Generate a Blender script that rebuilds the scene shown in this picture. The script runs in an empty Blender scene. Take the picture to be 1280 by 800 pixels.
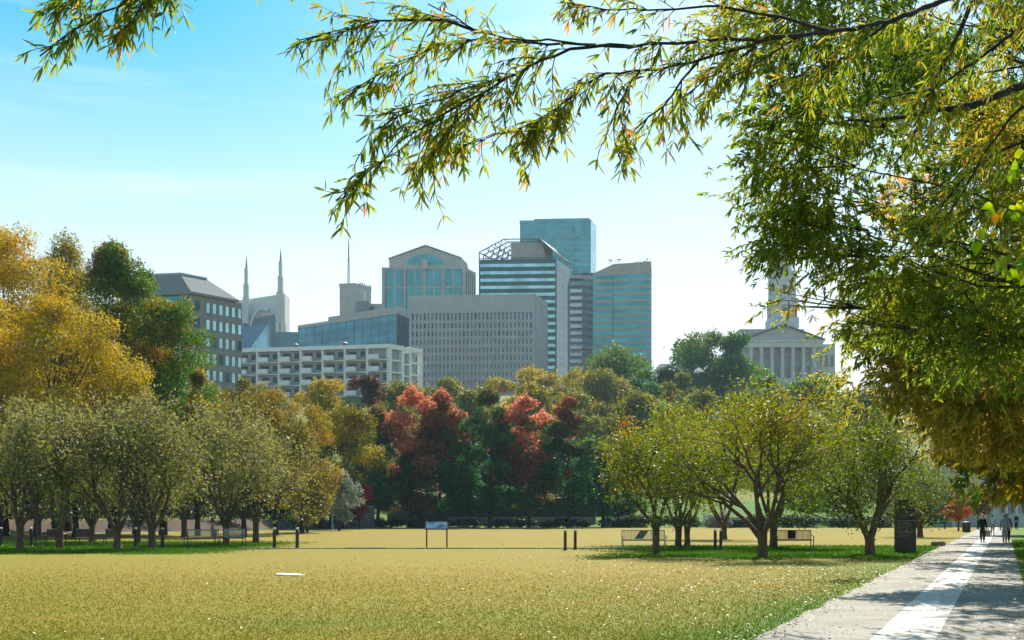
import bpy, math, random
import numpy as np

random.seed(7)
SC = bpy.context.scene
COL = SC.collection
F = 1500.0            # focal length in photo pixels (photo is 1280 x 800)
CX, HY, EYE = 640.0, 645.0, 1.6
A3 = np.array


def W(px, py, Y):
    return A3(((px - CX) / F * Y, Y, EYE + (HY - py) / F * Y))


def GX(px, Y):
    return (px - CX) / F * Y


def ZH(py, Y):
    return EYE + (HY - py) / F * Y


def sstep(a, b, t):
    t = np.clip((t - a) / (b - a), 0, 1)
    return t * t * (3 - 2 * t)


def crosspath_y(x):
    return np.interp(x, [-46, -27.9, -21, -14.5, 0, 60], [100, 123, 150, 157, 161, 161])


def T(x, y):
    x = np.asarray(x, float); y = np.asarray(y, float)
    st = 163 + 27 * sstep(38, 60, x)
    z = 4.5 * sstep(st, st + 45, y) + 44 * sstep(240, 480, y)
    z = z + 1.2 * sstep(3, 13, y - crosspath_y(x)) * (1 - sstep(-24, -16, x))
    return z


def Tz(x, y):
    return float(T(x, y))


# ------------------------------------------------------------------ objects
def tag(o, label=None, cat=None, group=None, kind=None):
    if label: o['label'] = label
    if cat: o['category'] = cat
    if group: o['group'] = group
    if kind: o['kind'] = kind
    return o


def thing(name, label, cat, loc=(0, 0, 0), rz=0.0, group=None):
    o = bpy.data.objects.new(name, None)
    o.empty_display_size = 0.3
    COL.objects.link(o)
    o.location = tuple(float(v) for v in loc)
    o.rotation_euler = (0, 0, rz)
    return tag(o, label, cat, group)


def children(o):
    return [c for c in COL.objects if c.parent is o]


def copy_tree(o, kids, parent=None):
    c = o.copy(); COL.objects.link(c)
    if parent is not None: c.parent = parent
    for k in kids.get(o.name, []): copy_tree(k, kids, c)
    return c


def kid_map():
    m = {}
    for o in COL.objects:
        if o.parent is not None: m.setdefault(o.parent.name, []).append(o)
    return m


def clone(src, loc, rz, label, scale=None):
    c = copy_tree(src, kid_map())
    c.location = tuple(float(v) for v in loc); c.rotation_euler = (0, 0, rz)
    if scale is not None: c.scale = scale
    c['label'] = label
    return c


def link(name, me, mats, parent=None):
    o = bpy.data.objects.new(name, me)
    for m in (mats if isinstance(mats, (list, tuple)) else [mats]): me.materials.append(m)
    COL.objects.link(o)
    if parent is not None: o.parent = parent
    return o


def mesh_np(name, V, Q, tone=None, smooth=False):
    """quads (or triangles) given as arrays -> mesh"""
    V = np.ascontiguousarray(V, np.float32); Q = np.ascontiguousarray(Q, np.int32)
    me = bpy.data.meshes.new(name)
    k = Q.shape[1]
    me.vertices.add(len(V)); me.vertices.foreach_set('co', V.ravel())
    me.loops.add(Q.size); me.loops.foreach_set('vertex_index', Q.ravel())
    me.polygons.add(len(Q)); me.polygons.foreach_set('loop_start', np.arange(0, Q.size, k, dtype=np.int32))
    me.update(calc_edges=True)
    if tone is not None:
        for nm, arr in (tone.items() if isinstance(tone, dict) else (('tone', tone),)):
            a = me.attributes.new(nm, 'FLOAT', 'POINT')
            a.data.foreach_set('value', np.ascontiguousarray(arr, np.float32))
    if smooth: me.polygons.foreach_set('use_smooth', np.ones(len(Q), bool))
    me.update()
    return me


class MB:
    def __init__(s):
        s.v = []; s.f = []; s.m = []; s.mi = 0

    def add(s, vs, fs):
        b = len(s.v); s.v += [tuple(map(float, p)) for p in vs]
        for f in fs: s.f.append([b + i for i in f]); s.m.append(s.mi)
        return s

    def hexa(s, p):
        return s.add(p, [(0, 3, 2, 1), (4, 5, 6, 7), (0, 1, 5, 4), (1, 2, 6, 5), (2, 3, 7, 6), (3, 0, 4, 7)])

    def box(s, x0, x1, y0, y1, z0, z1):
        return s.hexa([(x0, y0, z0), (x1, y0, z0), (x1, y1, z0), (x0, y1, z0), (x0, y0, z1), (x1, y0, z1), (x1, y1, z1), (x0, y1, z1)])

    def cbox(s, x0, x1, y0, y1, z0, z1, c):
        """box with chamfered vertical edges and top"""
        def ring(i, z): return [(x0 + i + c, y0 + i, z), (x1 - i - c, y0 + i, z), (x1 - i, y0 + i + c, z), (x1 - i, y1 - i - c, z), (x1 - i - c, y1 - i, z), (x0 + i + c, y1 - i, z), (x0 + i, y1 - i - c, z), (x0 + i, y0 + i + c, z)]
        vs = ring(0, z0) + ring(0, z1 - c) + ring(c * .8, z1)
        fs = [tuple(range(7, -1, -1)), tuple(range(16, 24))]
        for r in (0, 8):
            for i in range(8): fs.append((r + i, r + (i + 1) % 8, r + 8 + (i + 1) % 8, r + 8 + i))
        return s.add(vs, fs)

    def tube(s, pts, rad, n=6, cap=True):
        pts = [A3(p, float) for p in pts]
        if not hasattr(rad, '__len__'): rad = [rad] * len(pts)
        vs = []; up = None
        for i, p in enumerate(pts):
            d = pts[min(i + 1, len(pts) - 1)] - pts[max(i - 1, 0)]
            d = d / (np.linalg.norm(d) + 1e-9)
            if up is None:
                up = A3((0, 0, 1.)) if abs(d[2]) < .9 else A3((1., 0, 0))
            a = np.cross(d, up); a /= np.linalg.norm(a) + 1e-9
            b = np.cross(a, d); up = b
            for k in range(n):
                t = 2 * math.pi * k / n
                vs.append(p + rad[i] * (a * math.cos(t) + b * math.sin(t)))
        fs = []
        for i in range(len(pts) - 1):
            for k in range(n):
                fs.append((i * n + k, i * n + (k + 1) % n, (i + 1) * n + (k + 1) % n, (i + 1) * n + k))
        if cap:
            fs.append(tuple(range(n - 1, -1, -1))); e = (len(pts) - 1) * n
            fs.append(tuple(e + k for k in range(n)))
        return s.add(vs, fs)

    def lathe(s, prof, n=12, c=(0, 0, 0)):
        return s.tube([(c[0], c[1], c[2] + z) for r, z in prof], [r for r, z in prof], n)

    def build(s, name, mats, parent=None, smooth=False, local=False):
        off = A3(parent.location) if (parent is not None and not local) else A3((0, 0, 0.))
        if parent is not None and parent.parent is not None and not local: off = off + A3(parent.parent.location)
        me = bpy.data.meshes.new(name)
        me.from_pydata([tuple(A3(p) - off) for p in s.v], [], s.f)
        me.polygons.foreach_set('material_index', s.m)
        if smooth: me.polygons.foreach_set('use_smooth', [True] * len(s.f))
        me.update()
        return link(name, me, mats, parent)


# ------------------------------------------------------------------ materials
def newmat(name):
    m = bpy.data.materials.new(name); m.use_nodes = True
    nt = m.node_tree; b = nt.nodes['Principled BSDF']
    return m, nt, b


def pmat(name, c1, c2=None, scale=3.0, rough=.8, metal=0.0, bump=0.0, bscale=None, spec=.5, detail=6, stretch=None):
    m, nt, b = newmat(name)
    b.inputs['Roughness'].default_value = rough; b.inputs['Metallic'].default_value = metal
    b.inputs['Specular IOR Level'].default_value = spec
    if c2 is None: c2 = tuple(x * .8 for x in c1)
    tc = nt.nodes.new('ShaderNodeTexCoord'); src = tc.outputs['Object']
    if stretch:
        mp = nt.nodes.new('ShaderNodeMapping'); mp.inputs['Scale'].default_value = stretch
        nt.links.new(src, mp.inputs[0]); src = mp.outputs[0]
    n = nt.nodes.new('ShaderNodeTexNoise'); n.inputs['Scale'].default_value = scale; n.inputs['Detail'].default_value = detail
    nt.links.new(src, n.inputs['Vector'])
    r = nt.nodes.new('ShaderNodeValToRGB')
    r.color_ramp.elements[0].position = .34; r.color_ramp.elements[0].color = (*c1, 1)
    r.color_ramp.elements[1].position = .66; r.color_ramp.elements[1].color = (*c2, 1)
    nt.links.new(n.outputs['Fac'], r.inputs[0]); nt.links.new(r.outputs[0], b.inputs['Base Color'])
    if bump:
        n2 = nt.nodes.new('ShaderNodeTexNoise'); n2.inputs['Scale'].default_value = bscale or scale * 6; n2.inputs['Detail'].default_value = 5
        nt.links.new(src, n2.inputs['Vector'])
        bp = nt.nodes.new('ShaderNodeBump'); bp.inputs['Strength'].default_value = bump; bp.inputs['Distance'].default_value = .05
        nt.links.new(n2.outputs['Fac'], bp.inputs['Height']); nt.links.new(bp.outputs[0], b.inputs['Normal'])
    return m


def leafmat(name, stops, trans=.45, rough=.55, spec=.2, tsat=1.25):
    """stops: list of (pos, rgb) over the per-leaf attribute 'tone'"""
    m, nt, b = newmat(name)
    at = nt.nodes.new('ShaderNodeAttribute'); at.attribute_name = 'tone'
    r = nt.nodes.new('ShaderNodeValToRGB'); e = r.color_ramp.elements
    e[0].position = stops[0][0]; e[0].color = (*stops[0][1], 1)
    e[1].position = stops[-1][0]; e[1].color = (*stops[-1][1], 1)
    for p, c in stops[1:-1]:
        x = e.new(p); x.color = (*c, 1)
    nt.links.new(at.outputs['Fac'], r.inputs[0])
    nt.links.new(r.outputs[0], b.inputs['Base Color'])
    b.inputs['Roughness'].default_value = rough; b.inputs['Specular IOR Level'].default_value = spec
    tr = nt.nodes.new('ShaderNodeBsdfTranslucent')
    hs = nt.nodes.new('ShaderNodeHueSaturation'); hs.inputs['Saturation'].default_value = tsat; hs.inputs['Value'].default_value = 1.9
    hs.inputs['Hue'].default_value = .49
    nt.links.new(r.outputs[0], hs.inputs['Color']); nt.links.new(hs.outputs[0], tr.inputs['Color'])
    mx = nt.nodes.new('ShaderNodeMixShader'); mx.inputs[0].default_value = trans
    nt.links.new(b.outputs[0], mx.inputs[1]); nt.links.new(tr.outputs[0], mx.inputs[2])
    nt.links.new(mx.outputs[0], nt.nodes['Material Output'].inputs['Surface'])
    return m


# ------------------------------------------------------------------ numpy foliage
def norm(a):
    return a / (np.linalg.norm(a, axis=-1, keepdims=True) + 1e-9)


def leaf_arrays(P, D, N, L, Wd, shape='dia'):
    S = norm(np.cross(D, N)); U = np.cross(S, D)
    L = np.broadcast_to(np.asarray(L, float), (len(P),))[:, None]; Wd = np.broadcast_to(np.asarray(Wd, float), (len(P),))[:, None]
    n = len(P)
    if shape == 'dia':
        vs = np.stack([P, P + D * L * .42 + S * Wd / 2, P + D * L, P + D * L * .55 - S * Wd / 2], 1)
        q = (np.arange(n)[:, None] * 4 + np.arange(4)[None, :])
        return vs.reshape(-1, 3), q, 4
    if shape == 'lance':
        up = U * Wd * .28; dr = A3((0, 0, -1.)) * L * .08
        vs = np.stack([P, P + D * L * .3 + S * Wd * .45 + up, P + D * L * .68 + S * Wd * .4 + up + dr * .5, P + D * L + dr,
                       P + D * L * .68 - S * Wd * .4 + up + dr * .5, P + D * L * .3 - S * Wd * .45 + up], 1)
    else:  # broad
        up = U * Wd * .15; dr = A3((0, 0, -1.)) * L * .1
        vs = np.stack([P, P + D * L * .22 + S * Wd * .5 + up, P + D * L * .62 + S * Wd * .38 + up + dr * .4, P + D * L + dr,
                       P + D * L * .62 - S * Wd * .38 + up + dr * .4, P + D * L * .22 - S * Wd * .5 + up], 1)
    b = np.arange(n)[:, None] * 6
    q = np.concatenate([b + A3([[0, 1, 2, 3]]), b + A3([[0, 3, 4, 5]])], 0)
    return vs.reshape(-1, 3), q, 6


def sticks(a, b, r0, r1, n=4):
    """many tapered straight segments -> verts, quads"""
    a = np.asarray(a, float); b = np.asarray(b, float); M = len(a)
    r0 = np.broadcast_to(np.asarray(r0, float), (M,)); r1 = np.broadcast_to(np.asarray(r1, float), (M,))
    d = norm(b - a)
    ref = np.where(np.abs(d[:, 2:3]) < .9, A3([[0, 0, 1.]]), A3([[1., 0, 0]]))
    s = norm(np.cross(d, ref)); t = np.cross(d, s)
    th = np.arange(n) * 2 * math.pi / n
    ring = s[:, None, :] * np.cos(th)[None, :, None] + t[:, None, :] * np.sin(th)[None, :, None]
    va = a[:, None, :] + ring * r0[:, None, None]; vb = b[:, None, :] + ring * r1[:, None, None]
    V = np.concatenate([va, vb], 1).reshape(-1, 3)
    k = np.arange(n); q = np.stack([k, (k + 1) % n, n + (k + 1) % n, n + k], 1)
    Q = (np.arange(M)[:, None, None] * 2 * n + q[None]).reshape(-1, 4)
    return V, Q


def merge(parts):
    V = []; Q = []; o = 0
    for v, q in parts:
        V.append(v); Q.append(q + o); o += len(v)
    return np.concatenate(V), np.concatenate(Q)


def grow(rng, P, D, L, R, spec, wob=.12):
    """recursive branching, vectorised. spec rows: (children, spread, len ratio, radius ratio, up)"""
    P = np.asarray(P, float); D = norm(np.asarray(D, float)); L = np.asarray(L, float); R = np.asarray(R, float)
    segs = []; term = None
    for lev in range(len(spec) + 1):
        up = spec[lev - 1][4] if lev else .3
        pts = [P]; d = D; rr = [R]; NS = 3
        for k in range(NS):
            d = norm(d + rng.normal(0, wob, d.shape) + A3((0, 0, up * .22)))
            pts.append(pts[-1] + d * (L / NS)[:, None]); rr.append(R * (1 - .42 * (k + 1) / NS))
        for k in range(NS): segs.append((pts[k], pts[k + 1], rr[k], rr[k + 1]))
        if lev == len(spec):
            term = (np.concatenate(pts[1:]), np.concatenate([d] * NS)); break
        n, spread, lr, rat, _ = spec[lev]
        idx = np.repeat(np.arange(len(P)), n)
        t = rng.uniform(.45, 1, len(idx)); t[::n] = 1.0
        x = t * NS; k = np.minimum(x.astype(int), NS - 1); fr = x - k
        PP = np.stack(pts, 1)
        nP = PP[idx, k] * (1 - fr)[:, None] + PP[idx, k + 1] * fr[:, None]
        rnd = rng.normal(0, 1, (len(idx), 3)); dd = d[idx]
        rnd -= dd * (rnd * dd).sum(1, keepdims=True)
        nD = norm(dd + spread * norm(rnd))
        nL = L[idx] * lr * rng.uniform(.75, 1.2, len(idx)); nR = R[idx] * rat * (1 - .3 * (t - .45))
        P, D, L, R = nP, nD, nL, nR
    return segs, term


def cloud(rng, C, r, N, size, tone_c, aspect=.75, sq=(1, 1, .8), upb=.25, tj=.12):
    """leaf diamonds on the shells of clumps C with radii r"""
    w = r ** 2; ci = rng.choice(len(C), N, p=w / w.sum())
    d = norm(rng.normal(0, 1, (N, 3)) + A3((0, 0, upb)))
    rad = r[ci] * (.45 + .6 * rng.uniform(0, 1, N) ** .6) * (1 + .18 * rng.normal(0, 1, N) * (rng.uniform(0, 1, N) < .3))
    P = C[ci] + d * rad[:, None] * A3(sq)
    Nn = norm(d * .7 + rng.normal(0, .6, (N, 3)) + A3((0, 0, .3)))
    D = norm(np.cross(Nn, rng.normal(0, 1, (N, 3))) + A3((0, 0, -.25)))
    s = size * rng.uniform(.65, 1.35, N)
    tone = tone_c[ci] + rng.normal(0, tj, N)
    return P, D, Nn, s, s * aspect, tone


ENV = {
    'round': lambda t: np.sqrt(np.clip(1 - (2 * t - 1) ** 2, 0, 1)),
    'ovoid': lambda t: np.clip(np.sin(np.pi * np.clip(t, 0, 1) ** .62), 0, 1) ** .75,
    'full': lambda t: np.clip(1 - np.clip((t - .35) / .65, 0, 1) ** 2.0, 0, 1) ** .6 * np.clip(.75 + t, 0, 1),
    'peak': lambda t: np.clip(1 - np.clip((t - .12) / .88, 0, 1) ** 1.25, 0, 1) ** .85 * np.clip(.7 + t * 2, 0, 1),
    'egg': lambda t: np.clip(1 - np.clip((t - .2) / .8, 0, 1) ** 1.7, 0, 1) ** .8 * np.clip(.8 + t, 0, 1),
    'cone': lambda t: np.clip((1 - t) ** .62 * np.clip(t / .12, 0, 1) ** .6, 0, 1),
    'dome': lambda t: np.clip(1 - np.clip((t - .3) / .7, 0, 1) ** 2.2, 0, 1) ** .5 * np.clip(.62 + t * 1.6, 0, 1),
}
NTREE = [0]
# ------------------------------------------------------------------ palette
BARK = pmat('bark_brown', (.055, .036, .024), (.13, .088, .06), scale=5, rough=.95, bump=.5, stretch=(3, 3, .6))
BARKL = pmat('bark_tan', (.06, .037, .022), (.145, .098, .062), scale=4, rough=.9, bump=.3, stretch=(3, 3, .6))
BARKD = pmat('bark_dark', (.018, .014, .011), (.05, .04, .03), scale=5, rough=.95, bump=.4, stretch=(3, 3, .6))

LM = {
    'crape_grey': leafmat('leaf_grey_green', [(0, (.08, .098, .03)), (.35, (.145, .155, .05)), (.65, (.21, .205, .078)), (.85, (.21, .19, .06)), (1, (.26, .16, .045))], trans=.4, rough=.55, spec=.3),
    'crape_olive': leafmat('leaf_olive', [(0, (.05, .08, .014)), (.35, (.095, .135, .020)), (.6, (.15, .18, .026)), (.8, (.24, .22, .03)), (1, (.34, .13, .04))], trans=.48, rough=.5, spec=.3),
    'oak': leafmat('leaf_willow_oak', [(0, (.06, .125, .018)), (.35, (.14, .20, .024)), (.62, (.23, .235, .03)), (.85, (.33, .24, .04)), (1, (.36, .14, .05))], trans=.68, tsat=1.08, rough=.45, spec=.3),
    'oak_gold': leafmat('leaf_gold_oak', [(0, (.05, .09, .014)), (.3, (.14, .17, .022)), (.6, (.27, .25, .03)), (.85, (.40, .31, .04)), (1, (.44, .23, .05))], trans=.62, rough=.45, tsat=1.0),
    'broad': leafmat('leaf_broad_lime', [(0, (.10, .20, .015)), (.5, (.20, .30, .025)), (.8, (.32, .30, .03)), (1, (.30, .13, .03))], trans=.65, rough=.4),
    'gold': leafmat('leaf_gold', [(0, (.11, .115, .012)), (.4, (.30, .235, .014)), (.7, (.44, .33, .018)), (1, (.46, .26, .022))], trans=.4),
    'greenturn': leafmat('leaf_green_turning', [(0, (.026, .10, .016)), (.4, (.07, .16, .02)), (.65, (.18, .175, .022)), (1, (.32, .19, .018))], trans=.38),
    'maple': leafmat('leaf_red_maple', [(0, (.014, .085, .022)), (.45, (.032, .135, .03)), (.6, (.12, .065, .022)), (.75, (.34, .11, .05)), (1, (.52, .24, .13))], trans=.48, tsat=1.1),
    'brown': leafmat('leaf_russet', [(0, (.06, .035, .022)), (.5, (.12, .065, .04)), (1, (.19, .10, .055))], trans=.3),
    'tan': leafmat('leaf_tan', [(0, (.085, .085, .022)), (.5, (.18, .155, .036)), (1, (.30, .22, .05))], trans=.35),
    'olive': leafmat('leaf_olive_far', [(0, (.06, .085, .022)), (.5, (.14, .155, .035)), (1, (.29, .24, .055))], trans=.38),
    'dark': leafmat('leaf_dark_green', [(0, (.010, .022, .010)), (.6, (.022, .042, .016)), (1, (.05, .07, .02))], trans=.2),
    'silver': leafmat('leaf_silver', [(0, (.12, .15, .11)), (.6, (.20, .24, .18)), (1, (.30, .32, .22))], trans=.3, tsat=1.0),
    'red': leafmat('leaf_crimson', [(0, (.14, .02, .018)), (.6, (.27, .035, .03)), (1, (.36, .07, .045))], trans=.45),
    'orange': leafmat('leaf_orange', [(0, (.22, .06, .02)), (.6, (.36, .11, .03)), (1, (.42, .17, .04))], trans=.45),
    'lime': leafmat('leaf_fresh_green', [(0, (.03, .09, .01)), (.6, (.07, .15, .015)), (1, (.15, .19, .02))], trans=.45),
    'litter': leafmat('leaf_fallen', [(0, (.12, .06, .025)), (.3, (.26, .16, .065)), (.65, (.44, .33, .16)), (1, (.62, .54, .37))], trans=.15, rough=.42, spec=.4, tsat=1.0),
}

# ------------------------------------------------------------------ world, sun, camera, render
SUN_AZ, SUN_EL = math.radians(14), math.radians(42)      # azimuth to the right of the view direction
world = bpy.data.worlds.new('World'); SC.world = world; world.use_nodes = True
wn = world.node_tree; bg = wn.nodes['Background']
sky = wn.nodes.new('ShaderNodeTexSky'); sky.sky_type = 'NISHITA'; sky.sun_disc = False
sky.sun_elevation = SUN_EL; sky.sun_rotation = SUN_AZ
sky.altitude = 100; sky.air_density = 1.0; sky.dust_density = 1.0; sky.ozone_density = 2.0
tcw = wn.nodes.new('ShaderNodeTexCoord')
mpw = wn.nodes.new('ShaderNodeMapping'); mpw.inputs['Scale'].default_value = (1.2, 1.2, 14)
mpw.inputs['Rotation'].default_value = (0.05, -0.06, 0)
nzw = wn.nodes.new('ShaderNodeTexNoise'); nzw.inputs['Scale'].default_value = 2.3; nzw.inputs['Detail'].default_value = 7; nzw.inputs['Roughness'].default_value = .62
rmw = wn.nodes.new('ShaderNodeMapRange'); rmw.inputs['From Min'].default_value = .5; rmw.inputs['From Max'].default_value = .8; rmw.inputs['To Max'].default_value = .35
hsw = wn.nodes.new('ShaderNodeHueSaturation'); hsw.inputs['Hue'].default_value = .467; hsw.inputs['Saturation'].default_value = 2.1
gmw = wn.nodes.new('ShaderNodeMix'); gmw.data_type = 'RGBA'
gmw.inputs['B'].default_value = (7.5, 8.2, 8.8, 1)
L_ = wn.links.new
L_(tcw.outputs['Generated'], mpw.inputs[0]); L_(mpw.outputs[0], nzw.inputs['Vector']); L_(nzw.outputs['Fac'], rmw.inputs['Value'])
L_(sky.outputs[0], hsw.inputs['Color']); L_(hsw.outputs[0], gmw.inputs['A']); L_(rmw.outputs[0], gmw.inputs['Factor'])
sxw = wn.nodes.new('ShaderNodeSeparateXYZ'); L_(tcw.outputs['Generated'], sxw.inputs[0])
mrw = wn.nodes.new('ShaderNodeMapRange'); mrw.interpolation_type = 'SMOOTHSTEP'
mrw.inputs['From Min'].default_value = .10; mrw.inputs['From Max'].default_value = .43; mrw.inputs['To Min'].default_value = .9; mrw.inputs['To Max'].default_value = 0
L_(sxw.outputs['Z'], mrw.inputs['Value'])
hzw = wn.nodes.new('ShaderNodeMix'); hzw.data_type = 'RGBA'; hzw.inputs['B'].default_value = (7.6, 7.9, 8.0, 1)
L_(mrw.outputs[0], hzw.inputs['Factor']); L_(gmw.outputs['Result'], hzw.inputs['A'])
L_(hzw.outputs['Result'], bg.inputs['Color'])
bg.inputs['Strength'].default_value = .092

sun = bpy.data.lights.new('sun', 'SUN'); sun.energy = 5; sun.angle = math.radians(.5); sun.color = (1, .93, .80)
so = bpy.data.objects.new('sun', sun); COL.objects.link(so)
sd = A3((math.sin(SUN_AZ) * math.cos(SUN_EL), math.cos(SUN_AZ) * math.cos(SUN_EL), math.sin(SUN_EL)))
from mathutils import Vector
so.rotation_euler = Vector(tuple(-sd)).to_track_quat('-Z', 'Y').to_euler()
so.location = (20, 40, 60)

cam = bpy.data.cameras.new('camera'); co = bpy.data.objects.new('camera', cam); COL.objects.link(co)
co.location = (0, 0, EYE); co.rotation_euler = (math.radians(90), 0, 0)
cam.sensor_width = 36; cam.lens = 36 * F / 1280; cam.shift_y = (HY - 400) / 1280
cam.clip_start = .05; cam.clip_end = 5000
SC.camera = co
SC.view_settings.view_transform = 'Standard'; SC.view_settings.look = 'None'
SC.view_settings.exposure = 0.76; SC.view_settings.gamma = 1
SC.view_settings.use_curve_mapping = False
cy = SC.cycles
cy.use_denoising = True
try: cy.denoiser = 'OPENIMAGEDENOISE'
except Exception: pass
cy.max_bounces = 7; cy.diffuse_bounces = 3; cy.glossy_bounces = 3; cy.transmission_bounces = 4; cy.volume_bounces = 0
cy.caustics_reflective = False; cy.caustics_refractive = False; cy.sample_clamp_indirect = 6
cy.use_adaptive_sampling = True; cy.adaptive_threshold = .02

# ------------------------------------------------------------------ ground
PXL = lambda y: .41 * y - 3.255      # left edge of the promenade
PXR = lambda y: .41 * y + .445


def vnoise(x, y, s, seed=0):
    """smooth value noise on arrays"""
    r = np.random.default_rng(seed); G = r.uniform(0, 1, (64, 64))
    u = np.asarray(x) / s; v = np.asarray(y) / s
    i = np.floor(u).astype(int); j = np.floor(v).astype(int); fu = u - i; fv = v - j
    fu = fu * fu * (3 - 2 * fu); fv = fv * fv * (3 - 2 * fv)
    g = lambda a, b: G[a % 64, b % 64]
    return (g(i, j) * (1 - fu) + g(i + 1, j) * fu) * (1 - fv) + (g(i, j + 1) * (1 - fu) + g(i + 1, j + 1) * fu) * fv


def greenness(x, y):
    x = np.asarray(x, float); y = np.asarray(y, float)
    n = vnoise(x, y, 3.1, 1) * .6 + vnoise(x, y, .9, 2) * .4
    n2 = vnoise(x, y, 9, 3)
    g = .05 + .22 * (n - .4)
    d = PXL(y) - x                                     # distance left of the promenade
    g = g + .75 * np.exp(-np.clip(d + (n - .5) * 1.6, 0, 99) / (1.0 + .02 * y)) * (y < 60)
    g = g + .45 * (1 - sstep(16, 34, y + (n - .5) * 14)) * (n - .12)
    left = (1 - sstep(-17, -10, x + (n - .5) * 4)); right = sstep(2.5, 8, x + (n - .5) * 4)
    yy = y + (n - .5) * 3
    g = g + 1.25 * left * sstep(49.5, 51.5, yy) * (1 - sstep(66, 82, yy)) + 1.2 * right * sstep(43.5, 46, yy) * (1 - sstep(60, 68, yy))
    g = np.where(x > PXR(y) - .3, .55 + .5 * n, g)
    g = np.maximum(g, sstep(150, 165, y) * sstep(-2, 6, y - crosspath_y(x)))
    g = np.where(y > 232, g * .45, g) + .2 * (n2 - .5)
    return np.clip(g, 0, 1)


def mulch(x, y):
    n = vnoise(x, y, 4, 5)
    dd = y - crosspath_y(x)
    return np.clip(sstep(2, 5, dd) * (1 - sstep(22, 30, dd)) * (1 - sstep(-22, -18, x)) * (.6 + n * .8), 0, 1)


def lawn_material(name, blades=False):
    m, nt, b = newmat(name); N = nt.nodes.new; L = nt.links.new
    geo = N('ShaderNodeNewGeometry')
    ga = N('ShaderNodeAttribute'); ga.attribute_name = 'green'
    ma = N('ShaderNodeAttribute'); ma.attribute_name = 'mulch'
    n1 = N('ShaderNodeTexNoise'); n1.inputs['Scale'].default_value = .55; n1.inputs['Detail'].default_value = 9; n1.inputs['Roughness'].default_value = .68
    n2 = N('ShaderNodeTexNoise'); n2.inputs['Scale'].default_value = 7; n2.inputs['Detail'].default_value = 6; n2.inputs['Roughness'].default_value = .55
    for n in (n1, n2): L(geo.outputs['Position'], n.inputs['Vector'])
    gold = N('ShaderNodeValToRGB'); e = gold.color_ramp.elements
    e[0].position = .3; e[0].color = (.21, .152, .010, 1); e[1].position = .72; e[1].color = (.31, .228, .020, 1)
    x = e.new(.5); x.color = (.26, .19, .013, 1)
    grn = N('ShaderNodeValToRGB'); e = grn.color_ramp.elements
    e[0].position = .3; e[0].color = (.035, .12, .004, 1); e[1].position = .7; e[1].color = (.10, .215, .008, 1)
    gm = N('ShaderNodeMix'); gm.inputs['Factor'].default_value = .55; L(n2.outputs['Fac'], gm.inputs['A']); L(n1.outputs['Fac'], gm.inputs['B'])
    L(gm.outputs['Result'], gold.inputs[0]); L(n2.outputs['Fac'], grn.inputs[0])
    ad = N('ShaderNodeMath'); ad.operation = 'MULTIPLY_ADD'; ad.inputs[1].default_value = .9; L(n1.outputs['Fac'], ad.inputs[0])
    sb = N('ShaderNodeMath'); sb.operation = 'SUBTRACT'; sb.inputs[1].default_value = .45; L(ga.outputs['Fac'], sb.inputs[0]); L(sb.outputs[0], ad.inputs[2])
    cl = N('ShaderNodeClamp'); L(ad.outputs[0], cl.inputs[0])
    mx = N('ShaderNodeMix'); mx.data_type = 'RGBA'; L(cl.outputs[0], mx.inputs['Factor']); L(gold.outputs[0], mx.inputs['A']); L(grn.outputs[0], mx.inputs['B'])
    mm = N('ShaderNodeMix'); mm.data_type = 'RGBA'; L(ma.outputs['Fac'], mm.inputs['Factor']); L(mx.outputs['Result'], mm.inputs['A']); mm.inputs['B'].default_value = (.09, .06, .04, 1)
    last = mm.outputs['Result']
    b.inputs['Roughness'].default_value = .9; b.inputs['Specular IOR Level'].default_value = .15
    if blades:
        hv = N('ShaderNodeHueSaturation'); mr = N('ShaderNodeMapRange'); mr.inputs['To Min'].default_value = .95; mr.inputs['To Max'].default_value = 1.15
        L(geo.outputs['Random Per Island'], mr.inputs[0]); L(mr.outputs[0], hv.inputs['Value']); L(last, hv.inputs['Color']); last = hv.outputs[0]
        L(last, b.inputs['Base Color'])
        tr = N('ShaderNodeBsdfTranslucent'); L(last, tr.inputs[0]); ms = N('ShaderNodeMixShader'); ms.inputs[0].default_value = .4
        L(b.outputs[0], ms.inputs[1]); L(tr.outputs[0], ms.inputs[2]); L(ms.outputs[0], nt.nodes['Material Output'].inputs[0])
        return m
    L(last, b.inputs['Base Color'])
    n3 = N('ShaderNodeTexNoise'); n3.inputs['Scale'].default_value = 22; n3.inputs['Detail'].default_value = 6; L(geo.outputs['Position'], n3.inputs['Vector'])
    bp = N('ShaderNodeBump'); bp.inputs['Strength'].default_value = .4; bp.inputs['Distance'].default_value = .03
    L(n3.outputs['Fac'], bp.inputs['Height']); L(bp.outputs[0], b.inputs['Normal'])
    return m


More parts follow.
